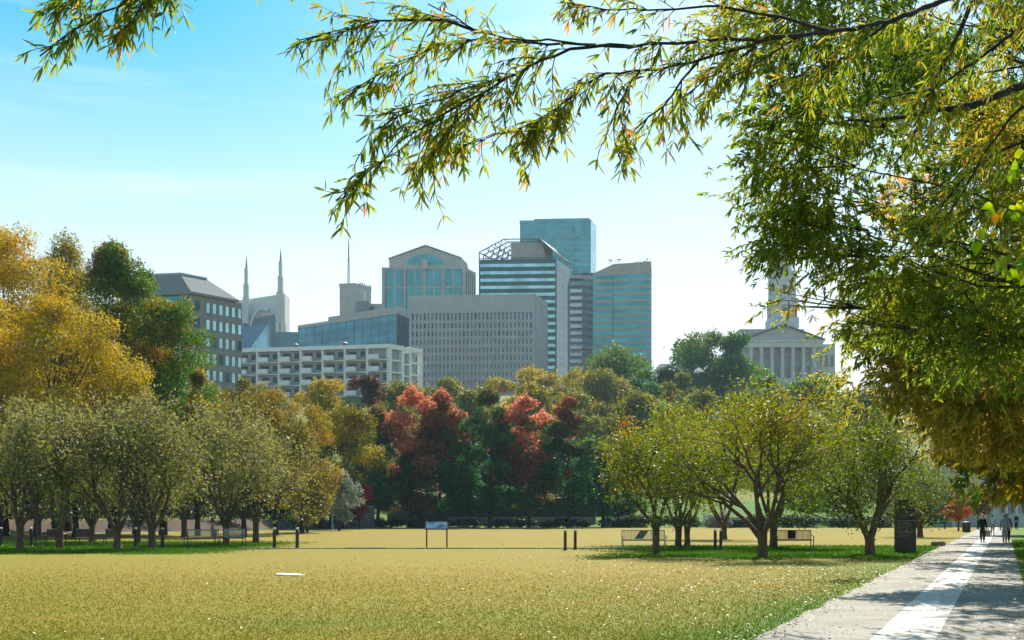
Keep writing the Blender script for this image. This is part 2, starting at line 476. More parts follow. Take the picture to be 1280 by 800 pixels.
def ground():
    xs = np.concatenate([np.arange(-1380, -130, 50), np.arange(-130, -60, 2.), np.arange(-60, -12, 1.), np.arange(-12, 22, .5), np.arange(22, 60, 1.), np.arange(60, 130, 2.), np.arange(130, 1381, 50)])
    ys = np.concatenate([np.arange(-80, 10, 10), np.arange(10, 34, .5), np.arange(34, 84, .7), np.arange(84, 180, 1.5), np.arange(180, 520, 6), np.arange(520, 1301, 60)])
    X, Y = np.meshgrid(xs, ys); Z = T(X, Y)
    V = np.stack([X, Y, Z], -1).reshape(-1, 3); nx, ny = len(xs), len(ys)
    i, j = np.meshgrid(np.arange(nx - 1), np.arange(ny - 1)); k = (j * nx + i).ravel()
    Q = np.stack([k, k + 1, k + nx + 1, k + nx], 1)
    me = mesh_np('ground', V, Q, {'green': greenness(V[:, 0], V[:, 1]), 'mulch': mulch(V[:, 0], V[:, 1])}, smooth=True)
    o = link('ground', me, lawn_material('lawn'))
    tag(o, 'golden autumn lawn with green bands under the trees, rising to a hill', 'lawn', kind='structure')


ground()


def paving_material():
    m, nt, b = newmat('promenade_concrete'); N = nt.nodes.new; L = nt.links.new
    tc = N('ShaderNodeTexCoord')
    n1 = N('ShaderNodeTexNoise'); n1.inputs['Scale'].default_value = .8; n1.inputs['Detail'].default_value = 9; n1.inputs['Roughness'].default_value = .65
    n2 = N('ShaderNodeTexNoise'); n2.inputs['Scale'].default_value = 60; n2.inputs['Detail'].default_value = 4
    L(tc.outputs['Object'], n1.inputs[0]); L(tc.outputs['Object'], n2.inputs[0])
    r = N('ShaderNodeValToRGB'); e = r.color_ramp.elements
    e[0].position = .3; e[0].color = (.20, .187, .155, 1); e[1].position = .7; e[1].color = (.37, .347, .29, 1)
    L(n1.outputs['Fac'], r.inputs[0])
    r2 = N('ShaderNodeValToRGB'); e = r2.color_ramp.elements
    e[0].position = .35; e[0].color = (.55, .55, .55, 1); e[1].position = .65; e[1].color = (1.15, 1.15, 1.12, 1); L(n2.outputs['Fac'], r2.inputs[0])
    mu = N('ShaderNodeMix'); mu.data_type = 'RGBA'; mu.blend_type = 'MULTIPLY'; mu.inputs['Factor'].default_value = 1
    L(r.outputs[0], mu.inputs['A']); L(r2.outputs[0], mu.inputs['B'])
    sx = N('ShaderNodeSeparateXYZ'); L(tc.outputs['Object'], sx.inputs[0])
    dv = N('ShaderNodeMath'); dv.operation = 'DIVIDE'; dv.inputs[1].default_value = 3.2; L(sx.outputs['Y'], dv.inputs[0])
    fr = N('ShaderNodeMath'); fr.operation = 'FRACT'; L(dv.outputs[0], fr.inputs[0])
    lt = N('ShaderNodeMath'); lt.operation = 'LESS_THAN'; lt.inputs[1].default_value = .011; L(fr.outputs[0], lt.inputs[0])
    mx = N('ShaderNodeMix'); mx.data_type = 'RGBA'; L(lt.outputs[0], mx.inputs['Factor']); L(mu.outputs['Result'], mx.inputs['A']); mx.inputs['B'].default_value = (.07, .065, .055, 1)
    L(mx.outputs['Result'], b.inputs['Base Color']); b.inputs['Roughness'].default_value = .85
    bp = N('ShaderNodeBump'); bp.inputs['Strength'].default_value = .35; bp.inputs['Distance'].default_value = .01; L(n2.outputs['Fac'], bp.inputs['Height']); L(bp.outputs[0], b.inputs['Normal'])
    return m


def strip(name, xa, xb, y0, y1, z, m, wob=0.0, label=None, cat=None, seed=1):
    """a sheet between the lines xa(y), xb(y); object turned so that its own Y runs along the promenade"""
    ang = -math.atan(.41); ca, sa = math.cos(-ang), math.sin(-ang)
    ys = np.arange(y0, y1 + .01, .35 if wob else 2.); r = np.random.default_rng(seed)
    w = vnoise(ys, ys * 0, .8, seed) - .5
    V = []
    for i, y in enumerate(ys):
        for x in (xa(y) + wob * w[i], xb(y)):
            V.append((x * ca - y * sa, x * sa + y * ca, z + Tz(x, y)))
    Q = [(2 * i, 2 * i + 1, 2 * i + 3, 2 * i + 2) for i in range(len(ys) - 1)]
    o = link(name, mesh_np(name, V, Q), m); o.rotation_euler = (0, 0, ang)
    return tag(o, label, cat, kind='structure')


PAVE = paving_material()
strip('promenade', PXL, PXR, -20, 172, .006, PAVE, wob=.16, label='pale concrete promenade running to the white building', cat='path')
strip('paving_band', lambda y: .41 * y - 1.72, lambda y: .41 * y - .88, -20, 172, .0105,
      pmat('pale_stone_band', (.47, .45, .40), (.60, .58, .52), scale=1.4, rough=.75, bump=.2, bscale=50), label='white stone band along the middle of the promenade', cat='path band')
# pale gravel path along the far edge of the lawn
xs = np.concatenate([np.arange(-60, 40, 1.0)]); V = []
for x in xs:
    y = float(crosspath_y(x))
    for dy in (-1.0, 1.1): V.append((x, y + dy, Tz(x, y + dy) + .012))
o = link('gravel_path', mesh_np('gravel_path', V, [(2 * i, 2 * i + 2, 2 * i + 3, 2 * i + 1) for i in range(len(xs) - 1)]),
         pmat('gravel', (.42, .39, .33), (.58, .55, .47), scale=2, rough=.9, bump=.3, bscale=40))
tag(o, 'pale gravel path along the far edge of the lawn', 'path', kind='structure')
# low stone edging that crosses the lawn
mb = MB(); x = -13.2
while x < 6.2:
    l = random.uniform(.9, 1.3); j = random.uniform(-.02, .02)
    mb.cbox(x, x + l - .02, 58.4 + j, 58.62 + j, -.05, .055 + random.uniform(-.01, .012), .015); x += l
mb.build('edging_kerb', pmat('edging_stone', (.22, .2, .15), (.36, .33, .25), scale=3, rough=.9))
tag(COL.objects['edging_kerb'], 'thin flush stone edging line crossing the golden lawn', 'edging', kind='structure')


# grass blades near the camera, fallen leaves
def blades():
    rng = np.random.default_rng(11); n = 170000
    y = 14.2 + (44 - 14.2) * rng.uniform(0, 1, n) ** 1.9
    x = rng.uniform(-.46, .47, n) * y
    k = (x < PXL(y) - .02 + .14 * (vnoise(y, y * 0, .8, 1) - .5) + .09 * rng.normal(0, 1, n) * (rng.uniform(0, 1, n) < .5)) | (x > PXR(y) + .03)
    k &= rng.uniform(0, 1, n) > sstep(22, 43, y) * .97
    x = x[k]; y = y[k]; n = len(x)
    g = greenness(x, y)
    h = (.014 + .022 * g) * rng.uniform(.6, 1.5, n) * (y / 15) ** .35; w = .006 * (y / 15) ** .9 * rng.uniform(.7, 1.4, n)
    th = rng.uniform(0, 2 * np.pi, n); lean = rng.normal(0, .55, (n, 2)) * h[:, None]
    P = np.stack([x, y, np.zeros(n)], 1); s = np.stack([np.cos(th), np.sin(th), np.zeros(n)], 1) * w[:, None]
    tip = P + np.stack([lean[:, 0], lean[:, 1], h], 1)
    V = np.stack([P - s, P + s, tip], 1).reshape(-1, 3); Q = np.arange(3 * n).reshape(-1, 3)
    me = mesh_np('grass_blades', V, Q, {'green': np.repeat(g, 3), 'mulch': np.zeros(3 * n)})
    tag(link('grass_blades', me, lawn_material('grass_blade', True)), 'short golden and green grass blades on the near lawn', 'grass', kind='stuff')


def tufts():
    """longer green grass in the bands under the rows of trees"""
    rng = np.random.default_rng(12); n = 260000
    y = rng.uniform(43, 80, n); x = rng.uniform(-.46, .47, n) * y
    g = greenness(x, y); k = (rng.uniform(0, 1, n) < g * 1.1 - .25) & ((x < PXL(y) - .1) | (x > PXR(y) + .05)); x, y, g = x[k], y[k], g[k]; n = len(x)
    h = .055 * rng.uniform(.5, 1.6, n); w = .02 * rng.uniform(.7, 1.4, n); th = rng.uniform(0, 2 * np.pi, n)
    P = np.stack([x, y, np.zeros(n)], 1); s = np.stack([np.cos(th), np.sin(th), np.zeros(n)], 1) * w[:, None]
    tip = P + np.stack([rng.normal(0, .03, n), rng.normal(0, .03, n), h], 1)
    V = np.stack([P - s, P + s, tip], 1).reshape(-1, 3)
    me = mesh_np('grass_tufts', V, np.arange(3 * n).reshape(-1, 3), {'green': np.repeat(np.clip(g * 1.2, 0, 1), 3), 'mulch': np.zeros(3 * n)})
    tag(link('grass_tufts', me, COL.objects['grass_blades'].data.materials[0]), 'longer green grass under the rows of crape myrtles', 'grass', kind='stuff')


blades()
tufts()


def fallen():
    rng = np.random.default_rng(21)
    n = 42000
    y = 14.5 + 60 * rng.uniform(0, 1, n) ** 1.5; x = rng.uniform(-.46, .5, n) * y
    d = PXL(y) - x
    u = x / y * F + CX                       # density follows where the trees stand: thicker to the east
    p = .05 + .5 * sstep(500, 1000, u) * sstep(16, 24, y) * (1 - sstep(42, 50, y)) + .9 * np.exp(-((d + .1) / .45) ** 2)
    p = p * (.4 + 1.2 * vnoise(x, y, 2.4, 8))
    onp = (d < 0) & (x < PXR(y)); p = np.where(onp, .10 + 1.0 * np.exp(-((d) / .35) ** 2) + .7 * np.exp(-((x - PXR(y)) / .4) ** 2), p)
    p = np.where(x > PXR(y), .6, p)
    k = rng.uniform(0, 1, n) < p; x = x[k]; y = y[k]; n = len(x)
    P = np.stack([x, y, np.full(n, .022) + rng.uniform(0, .025, n)], 1)
    th = rng.uniform(0, 6.28, n); D = norm(np.stack([np.cos(th), np.sin(th), rng.normal(0, .25, n)], 1))
    Nn = norm(rng.normal(0, .45, (n, 3)) + A3((0, 0, 1)))
    L = rng.uniform(.026, .06, n) * (y / 15) ** .3
    V, Q, kk = leaf_arrays(P, D, Nn, L, L * rng.uniform(.3, .6, n), 'broad')
    tone = np.clip(rng.beta(1.3, 1.6, n), 0, 1)
    tag(link('fallen_leaves', mesh_np('fallen_leaves', V, Q, np.repeat(tone, kk)), LM['litter']),
        'dry fallen leaves scattered over lawn and promenade', 'fallen leaves', kind='stuff')


fallen()
# ------------------------------------------------------------------ trees
def tree_object(name, label, cat, loc, trunk, crown, bark, leaf, group=None, extra=None):
    root = thing(name, label, cat, loc, 0, group)
    V, Q = trunk
    link('trunk', mesh_np('trunk', V, Q, smooth=True), bark, root)
    V, Q, tone = crown
    link('crown', mesh_np('crown', V, Q, tone), leaf, root)
    return root


def big_tree(px, ytop, Y, wpx, pal, label, env='round', cb=.22, tone=(.5, .16, 0.0), name='broadleaf_tree', group=None, seed=None,
             dens=1.0, K=None, rc=(.25, .44), size=2.7, bark=None, ybase=None, leanx=0.0, depth=1.0, trunkpx=None, tj=.12):
    """tone = (mean, spread per clump, rise from crown bottom to top)"""
    NTREE[0] += 1; rng = np.random.default_rng(seed or 100 + NTREE[0])
    x = GX(px, Y); zb = Tz(x, Y) if ybase is None else ZH(ybase, Y)
    m = Y / F                                   # metres per photo pixel
    H = ZH(ytop, Y) - zb; R = wpx / 2 * m; z0 = H * cb
    npx = wpx * (H - z0) / m
    N = int(np.clip(npx * 1.75 * dens, 1500, 95000)); s = size * m
    K = K or int(np.clip(npx / 330, 26, 110))
    t = rng.uniform(.02, .97, K); e = ENV[env](t)
    rr = rng.uniform(rc[0], rc[1], K) * R * (.6 + .4 * e)
    ph = rng.uniform(0, 2 * np.pi, K); q = rng.uniform(0, 1, K) ** .42
    rad = np.maximum(e * R * q - rr * .45, 0)
    C = np.stack([rad * np.cos(ph) + leanx * t * R, rad * np.sin(ph) * depth, z0 + t * (H - z0) - rr * .5 * t], 1)
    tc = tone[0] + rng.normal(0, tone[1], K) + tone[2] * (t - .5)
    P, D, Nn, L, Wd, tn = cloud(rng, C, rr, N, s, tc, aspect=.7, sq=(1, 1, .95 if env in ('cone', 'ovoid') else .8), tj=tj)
    fx = R / np.percentile(np.abs(P[:, 0] - np.median(P[:, 0])), 97); fz = (H * .985 - z0) / (np.percentile(P[:, 2], 99.6) - z0)
    for q in (P, C):
        q[:, :2] *= fx; q[:, 2] = z0 + (q[:, 2] - z0) * fz
    P[:, 2] = np.maximum(P[:, 2], z0 * .75)
    # uneven outline: little sprigs that stick out of the upper clumps
    ns = K * 3; ci = rng.integers(0, K, ns); d = norm(rng.normal(0, .6, (ns, 3)) + A3((0, 0, .8)))
    ps = C[ci] + d * rr[ci][:, None] * A3((1, 1, .9)); k = 10
    tt = rng.uniform(0, 1, (ns, k)); pe = (ps[:, None] + d[:, None] * (tt[..., None] * rr[ci][:, None, None] * .42) + rng.normal(0, 1, (ns, k, 3)) * s * .5).reshape(-1, 3)
    M = len(pe)
    P = np.concatenate([P, pe]); D = np.concatenate([D, norm(rng.normal(0, 1, (M, 3)))]); Nn = np.concatenate([Nn, norm(rng.normal(0, 1, (M, 3)))])
    sl = s * rng.uniform(.6, 1.2, M); L = np.concatenate([L, sl]); Wd = np.concatenate([Wd, sl * .7]); tn = np.concatenate([tn, np.repeat(tc[ci], k) + rng.normal(0, .12, M)])
    lv, lq, kk = leaf_arrays(P, D, Nn, L, Wd)
    # trunk and limbs
    tr = (trunkpx * m / 2) if trunkpx else max(.012 * H + .05, .09)
    ht = z0 + (H - z0) * (.62 if env in ('cone', 'ovoid') else .42); nz = 7
    zz = np.linspace(0, ht, nz); ax = np.cumsum(rng.normal(0, .035, nz) * R * .3) * (zz > 0); ay = np.cumsum(rng.normal(0, .03, nz) * R * .3) * (zz > 0)
    cen = np.stack([ax + leanx * R * (zz / H) * .8, ay, zz], 1); rads = tr * (1 - .68 * zz / ht) * np.where(zz == 0, 1.35, 1)
    cen[0, 2] = -.15
    parts = [sticks(cen[:-1], cen[1:], rads[:-1], rads[1:], 8)]
    nb = min(K, 26); bi = rng.choice(K, nb, replace=False)
    h0 = np.clip(C[bi, 2] - .55 * np.hypot(C[bi, 0], C[bi, 1]), z0 * .8, ht * .97)
    st = np.stack([np.interp(h0, zz, cen[:, 0]), np.interp(h0, zz, cen[:, 1]), h0], 1)
    r0 = np.interp(h0, zz, rads) * .5; mid = (st * .45 + C[bi] * .55) + rng.normal(0, .05, (nb, 3)) * R; mid[:, 2] -= .04 * H * rng.uniform(0, 1, nb)
    parts += [sticks(st, mid, r0, r0 * .65, 5), sticks(mid, C[bi], r0 * .65, r0 * .2, 5)]
    return tree_object(name, label, 'tree', (x, Y, zb), merge(parts), (lv, lq, np.repeat(tn, kk)), bark or BARKD, LM[pal], group)


# ---- crape myrtles: several stems fanning out of a short trunk, thin leaves
def crape(seed, H, R, pal, label, loc, name='crape_myrtle', stems=5, nleaf=10500, size=.15, fork=1.15, tr=.18, tone=(.45, .2), bark=None, group=None, rise=.25, sparse=.4, droop=1.0):
    rng = np.random.default_rng(seed)
    th = rng.uniform(0, 6.28) + np.arange(stems) * 2 * np.pi / stems + rng.normal(0, .25, stems)
    tilt = rng.uniform(.25, .75, stems)
    D = np.stack([np.cos(th) * tilt, np.sin(th) * tilt, np.ones(stems)], 1)
    P = np.stack([np.cos(th) * tr * .45, np.sin(th) * tr * .45, np.full(stems, fork * .8) + rng.uniform(-.25, .25, stems)], 1)
    Lg = np.full(stems, H * .30) * rng.uniform(.85, 1.15, stems)
    segs, (tp, td) = grow(rng, P, D, Lg, np.full(stems, tr * .55),
                          [(3, .62, .74, .58, .25), (3, .7, .70, .55, .1), (3, .8, .66, .55, .05), (3, .8, .62, .55, 0.0)], wob=.14)
    allp = tp; sx = R / np.percentile(np.abs(allp[:, 0]), 97); sz = (H - fork) / (np.percentile(allp[:, 2], 99) - fork)
    S = A3((sx, sx, sz))
    def sc(p):
        q = p.copy(); q[:, :2] *= np.where(p[:, 2:3] > fork * .6, sx, 1) if False else 1 + (sx - 1) * np.clip((p[:, 2:3] - fork * .7) / 1.2, 0, 1)
        q[:, 2] = np.where(p[:, 2] > fork, fork + (p[:, 2] - fork) * sz, p[:, 2]); return q
    parts = []
    # the short fluted trunk
    z = A3([-.12, .0, .12, .45, fork * .8, fork * 1.05]); rd = tr * A3([1.45, 1.3, 1.08, .95, 1.0, .95]); c = np.stack([z * 0 + rng.normal(0, .012, 6), z * 0, z], 1)
    parts.append(sticks(c[:-1], c[1:], rd[:-1], rd[1:], 10))
    for s in range(stems):
        a = c[3].copy(); a[:2] += D[s, :2] * tr * .5
        parts.append(sticks([c[1] + A3((D[s, 0] * tr * .9, D[s, 1] * tr * .9, 0)), a], [a, P[s] + D[s] * .06], [tr * .5, tr * .46], [tr * .46, tr * .5], 6))
    for i, (a, b, r0, r1) in enumerate(segs):
        parts.append(sticks(sc(a), sc(b), np.maximum(r0, .009), np.maximum(r1, .008), 6 if i < 6 else 4 if i < 9 else 3))
    tp = sc(tp)
    ci = rng.integers(0, len(tp), nleaf)
    zrel = np.clip((tp[ci, 2] - fork) / (H - fork), 0, 1)
    keep = rng.uniform(0, 1, nleaf) < (sparse + (1 - sparse) * zrel ** .8); ci = ci[keep]; n = len(ci); zrel = zrel[keep]
    base = tp[ci].copy(); f = np.where(rng.uniform(0, 1, n) < .4, rng.beta(1.2, 3, n) * .6, 0)[:, None]
    base = base * (1 - f) + A3((0, 0, fork + .25 * (H - fork))) * f
    rr_ = np.hypot(base[:, 0], base[:, 1]) / R
    base[:, 2] -= np.where(rng.uniform(0, 1, n) < .5, rng.uniform(0, 1, n) ** 1.4 * droop * (.3 + rr_), 0); base[:, 2] = np.maximum(base[:, 2], fork + .35)
    P = base + rng.normal(0, 1, (n, 3)) * A3((.17, .17, .15)) * (R / 2.4)
    D = norm(td[ci] * .4 + rng.normal(0, .7, (n, 3))); Nn = norm(rng.normal(0, .7, (n, 3)) + A3((0, 0, .6)))
    L = size * rng.uniform(.6, 1.4, n); cl = vnoise(tp[ci, 0] + 40, tp[ci, 1] + tp[ci, 2] * 1.7 + 40, 1.1, seed) - .5
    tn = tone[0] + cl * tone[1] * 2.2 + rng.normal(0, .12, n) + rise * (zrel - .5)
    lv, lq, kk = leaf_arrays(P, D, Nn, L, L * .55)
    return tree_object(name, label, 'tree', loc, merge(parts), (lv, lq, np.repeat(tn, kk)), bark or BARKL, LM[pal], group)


def at_base(px, py):
    Y = F * EYE / (py - HY); return (GX(px, Y), Y, 0)


GL = 'crape myrtles in rows on the west lawn'
GR = 'crape myrtles in rows beside the promenade'
l1 = crape(1, 7.4, 3.3, 'crape_grey', 'grey-green crape myrtle just left of the two bollards near the left benches', at_base(147, 686), group=GL)
l2 = crape(2, 7.3, 3.1, 'crape_grey', 'grey-green crape myrtle with reddish trunk, first whole one from the left edge', at_base(25, 686.5), group=GL, stems=4, fork=1.5)
l3 = crape(3, 7.5, 3.4, 'crape_grey', 'grey-green crape myrtle between the two dark bollards by the left benches', at_base(190, 685.5), group=GL, stems=5, fork=1.2)
clone(l3, at_base(75, 685), 2.1, 'grey-green crape myrtle with broad forking stems, second from the left edge', (.9, .9, .93))
clone(l1, at_base(283, 680.5), 1.3, 'crape myrtle whose dark trunk stands behind the pair of joined benches', (1.1, 1.0, 1.07))
clone(l2, at_base(320, 678.5), 2.6, 'crape myrtle with tan trunk just right of the pair of joined benches', (1.0, 1.1, 1.1))
clone(l3, at_base(115, 677), 4.1, 'pale-stemmed crape myrtle in the second row, behind the left lawn bench', (1.0, 1.0, .95))
clone(l1, at_base(172, 678.5), 3.4, 'second-row crape myrtle with its trunk just right of a dark bollard', (1, 1, 1))
clone(l2, at_base(230, 671), 0.6, 'crape myrtle farther back, over the left end of the joined benches', (1.2, 1.2, 1.05))
clone(l1, at_base(-30, 684), 5.0, 'crape myrtle cut by the left edge of the view', (1, 1, 1))
clone(l3, at_base(48, 674), 5.6, 'crape myrtle in the second row near the left edge of the view', (1.1, 1.1, 1.05))
r1 = crape(11, 6.7, 4.3, 'crape_olive', 'largest olive-green crape myrtle, in front of the bench with the dark square', at_base(953, 696.5), group=GR, stems=6, nleaf=20000, size=.11, tr=.19, fork=1.1, rise=.5, sparse=.7, droop=1.2)
r2 = crape(12, 6.2, 3.8, 'crape_olive', 'olive crape myrtle with leaning stems beside the tall black sign', at_base(1087, 693.5), group=GR, stems=6, nleaf=16000, size=.10, tr=.20, fork=.95, tone=(.30, .2), sparse=.7, droop=1.3)
r3 = crape(13, 6.2, 2.5, 'crape_olive', 'slim crape myrtle with orange-tinged leaves in front of the pale slatted bench', at_base(820, 692), group=GR, stems=4, nleaf=13000, size=.10, tr=.16, fork=1.5, tone=(.58, .3), sparse=.55)
r4 = crape(14, 7.4, 3.0, 'crape_olive', 'yellow-green crape myrtle, left trunk of the close pair right of the slim one', at_base(848, 684), group=GR, stems=5, nleaf=16000, size=.11, tr=.17, tone=(.5, .25), sparse=.6)
clone(r4, at_base(859, 682), 2.4, 'yellow-green crape myrtle, right trunk of the close pair right of the slim one', (.95, .95, .96))
clone(r1, at_base(967, 683.5), 2.2, 'crape myrtle with reddish trunk hidden behind the largest olive one', (1.05, 1.05, 1.12))
clone(r2, at_base(1150, 671.5), 1.2, 'crape myrtle beyond the tall black sign, over the far lawn', (1.1, 1.1, .95))
clone(r4, at_base(905, 674), 4.4, 'crape myrtle farthest back, behind the two dark bollards near the pale bench', (1.2, 1.2, 1.12))

# ---- tall autumn trees on the left
big_tree(4, 285, 96, 190, 'gold', 'tall orange-gold tree at the left edge of the view', env='dome', cb=.16, tone=(.52, .18, .25), name='autumn_tree', seed=31, trunkpx=13, K=130, rc=(.18, .3))
big_tree(72, 378, 88, 200, 'gold', 'broad bright yellow tree in front of the taller trees on the left', env='dome', cb=.16, tone=(.46, .16, .25), name='autumn_tree', seed=32, trunkpx=12, K=130, rc=(.16, .28))
big_tree(84, 296, 112, 118, 'olive', 'slender olive-yellow tree between the orange-gold tree and the tall green tree', env='ovoid', cb=.2, tone=(.72, .2, .3), name='broadleaf_tree', seed=33)
big_tree(140, 304, 104, 184, 'greenturn', 'tall dark green tree with first yellow leaves, left of the grey office block', env='peak', cb=.13, tone=(.46, .26, .1), name='broadleaf_tree', seed=34, rc=(.17, .3), trunkpx=10, K=140)
big_tree(204, 372, 100, 134, 'greenturn', 'green tree turning yellow that covers the foot of the grey office block', env='dome', cb=.13, tone=(.48, .22, .1), name='broadleaf_tree', seed=35, rc=(.18, .3), trunkpx=9, K=120)
big_tree(247, 462, 96, 52, 'gold', 'small yellow-green tree at the right foot of the tall green trees', env='ovoid', cb=.2, tone=(.25, .2, .3), name='autumn_tree', seed=36)
big_tree(-40, 330, 88, 120, 'gold', 'orange tree cut by the left edge of the view', env='dome', cb=.2, tone=(.6, .18, .2), name='autumn_tree', seed=37)
big_tree(170, 332, 106, 104, 'greenturn', 'green tree in the middle of the tall green group on the left', env='dome', cb=.13, tone=(.40, .2, .1), name='broadleaf_tree', seed=46, trunkpx=8, rc=(.18, .3), K=110)
# ---- brownish trees in the middle left
big_tree(305, 472, 92, 78, 'tan', 'thin tan-brown tree in front of the white apartment block', env='ovoid', cb=.2, tone=(.4, .25, .1), name='autumn_tree', seed=38, dens=.45, rc=(.2, .34))
big_tree(345, 486, 100, 84, 'tan', 'brown and yellow tree behind the crape myrtle by the joined benches', env='round', cb=.2, tone=(.55, .25, .3), name='autumn_tree', seed=39, dens=.7)
big_tree(378, 505, 112, 76, 'tan', 'peach-tan tree left of the pale lamp post', env='dome', cb=.12, tone=(.78, .18, .2), name='autumn_tree', seed=40, dens=.8)
big_tree(428, 508, 150, 86, 'gold', 'dusty gold tree behind the lamp post, left of the red maples', env='round', cb=.1, tone=(.12, .2, .3), name='autumn_tree', seed=41)
big_tree(404, 474, 190, 62, 'gold', 'bright yellow tree in front of the white apartment block', env='dome', cb=.25, tone=(.45, .12, .1), name='autumn_tree', seed=42)
big_tree(457, 469, 200, 66, 'brown', 'purple-brown tree in front of the white apartment block', env='dome', cb=.2, tone=(.45, .2, .1), name='autumn_tree', seed=43)
big_tree(502, 477, 215, 70, 'olive', 'olive-green tree rising behind the red maples', env='dome', cb=.3, tone=(.55, .15, .2), seed=44)
# ---- red maples behind the lawn
GM = 'red maples behind the lawn'
def maple(px, yt, w, lab, tone, seed, Y=166, env='egg', cb=.13, name='red_maple', group=GM, **k):
    return big_tree(px, yt, Y, w * 1.12, 'maple', lab, env=env, cb=cb, tone=tone, name=name, group=group, seed=seed, dens=1.15, tj=.13, trunkpx=5, size=3.0, rc=(.2, .34), **k)
maple(472, 508, 78, 'green maple with a small red top, first at the left end of the maple row', (.33, .06, .52), 51, Y=163)
maple(514, 487, 78, 'tallest salmon-red maple at the left of the maple row', (.72, .09, .5), 52, Y=164.5, env='full')
maple(552, 490, 84, 'wide dark maple with a salmon fringe, behind the display panel', (.44, .08, .85), 53, Y=167)
maple(612, 486, 80, 'dark green maple with a pointed top in the middle of the maple row', (.32, .06, .55), 54, Y=163)
maple(661, 496, 76, 'rose-red maple just left of the rightmost green maple', (.70, .09, .55), 55, Y=164.5, env='full')
maple(711, 496, 70, 'dark green maple with a red rim, above the two lone bollards', (.34, .06, .66), 56, Y=163)
maple(754, 556, 52, 'low fresh green maple at the right end of the maple row', (.30, .08, .05), 57, group=None)
maple(778, 584, 40, 'smallest green tree beside the white kiosk', (.28, .08, .05), 58, Y=170, group=None)
for i, (px, yt, w, lab) in enumerate([(486, 548, 96, 'added dark backdrop tree in the gap behind the left end of the maple row'), (572, 540, 110, 'added dark backdrop tree behind the wide dark maple'),
        (642, 545, 110, 'added dark backdrop tree behind the pointed maple'), (735, 552, 110, 'added dark backdrop tree behind the right end of the maple row')]):
    big_tree(px, yt, 196, w, 'dark', lab, env='dome', cb=.05, tone=(.6, .12, .1), name='backdrop_tree', group='added dark backdrop trees behind the maple row', seed=90 + i, size=3.2)  # trees added as a dark backdrop to close the bright maple gaps
# ---- small trees near the lamp post
big_tree(424, 590, 132, 46, 'silver', 'small silvery-green tree beside the lamp post', env='round', cb=.18, tone=(.5, .2, .1), name='small_tree', seed=61)
big_tree(449, 606, 148, 32, 'red', 'small crimson tree between the silvery tree and the maple row', env='round', cb=.22, tone=(.5, .2, .1), name='small_tree', seed=62)
big_tree(384, 588, 118, 54, 'olive', 'low yellow-green tree left of the silvery one', env='round', cb=.15, tone=(.8, .2, .1), name='small_tree', seed=63)
# ---- trees on the hill
HT = [(566, 473, 262, 58, 'olive', (.62, .1, .2), 'pale olive tree below the grey concrete office block'),
      (622, 473, 290, 62, 'gold', (.28, .1, .2), 'hazy yellow tree below the grey concrete office block'),
      (676, 459, 310, 66, 'gold', (.34, .12, .2), 'hazy golden tree at the right foot of the grey concrete office block'),
      (662, 478, 268, 56, 'gold', (.22, .12, .2), 'low yellowish tree just above the rose-red maple'),
      (712, 468, 300, 56, 'olive', (.75, .12, .1), 'hazy olive-gold tree between the golden tree and the big dome-shaped tree'),
      (752, 463, 275, 78, 'olive', (.62, .16, .2), 'yellow-tinged green tree in front of the big dome-shaped tree'),
      (768, 435, 330, 96, 'greenturn', (.40, .14, .2), 'big dome-shaped green tree at the foot of the banded glass tower'),
      (806, 462, 300, 46, 'greenturn', (.30, .12, .1), 'dark green tree right of the big dome-shaped tree'),
      (834, 460, 360, 36, 'dark', (.7, .12, .1), 'small dark blue-green tree below the low white building'),
      (852, 466, 290, 46, 'olive', (.45, .12, .1), 'pale green tree left of the round grey-green tree'),
      (878, 416, 380, 72, 'greenturn', (.28, .1, .1), 'tall grey-green tree left of the columned capitol'),
      (918, 418, 372, 66, 'greenturn', (.30, .1, .1), 'grey-green tree that covers the left corner of the columned capitol'),
      (958, 470, 310, 70, 'greenturn', (.30, .1, .1), 'dark green tree at the foot of the capitol columns'),
      (1020, 472, 300, 80, 'greenturn', (.36, .1, .1), 'green tree at the foot of the capitol, right of the columns'),
      (535, 484, 240, 60, 'olive', (.5, .12, .1), 'mid-green hill tree above the salmon-red maple'),
      (590, 486, 250, 60, 'olive', (.5, .12, .1), 'mid-green hill tree above the pointed maple'),
      (720, 490, 250, 70, 'olive', (.5, .12, .1), 'mid-green hill tree above the red-rimmed maple'),
      (800, 492, 240, 80, 'olive', (.5, .12, .1), 'mid-green hill tree above the white kiosk'),
      (880, 490, 235, 90, 'olive', (.4, .12, .1), 'mid-green hill tree behind the close pair of crape myrtles'),
      (1090, 480, 260, 90, 'olive', (.4, .12, .1), 'mid-green hill tree half hidden by the gold oak'),
      (325, 482, 230, 80, 'olive', (.6, .12, .1), 'olive hill tree at the foot of the white apartment block'),
      (270, 478, 240, 80, 'tan', (.6, .12, .1), 'tan hill tree at the right foot of the grey office block')]
for i, (px, yt, Y, w, pal, tn, lab) in enumerate(HT):
    big_tree(px, yt, Y, w * 1.12, pal, lab, env='dome', cb=.08, tone=tn, name='hill_tree', group='trees on the hill below the city', seed=200 + i, size=3.0, dens=1.1)
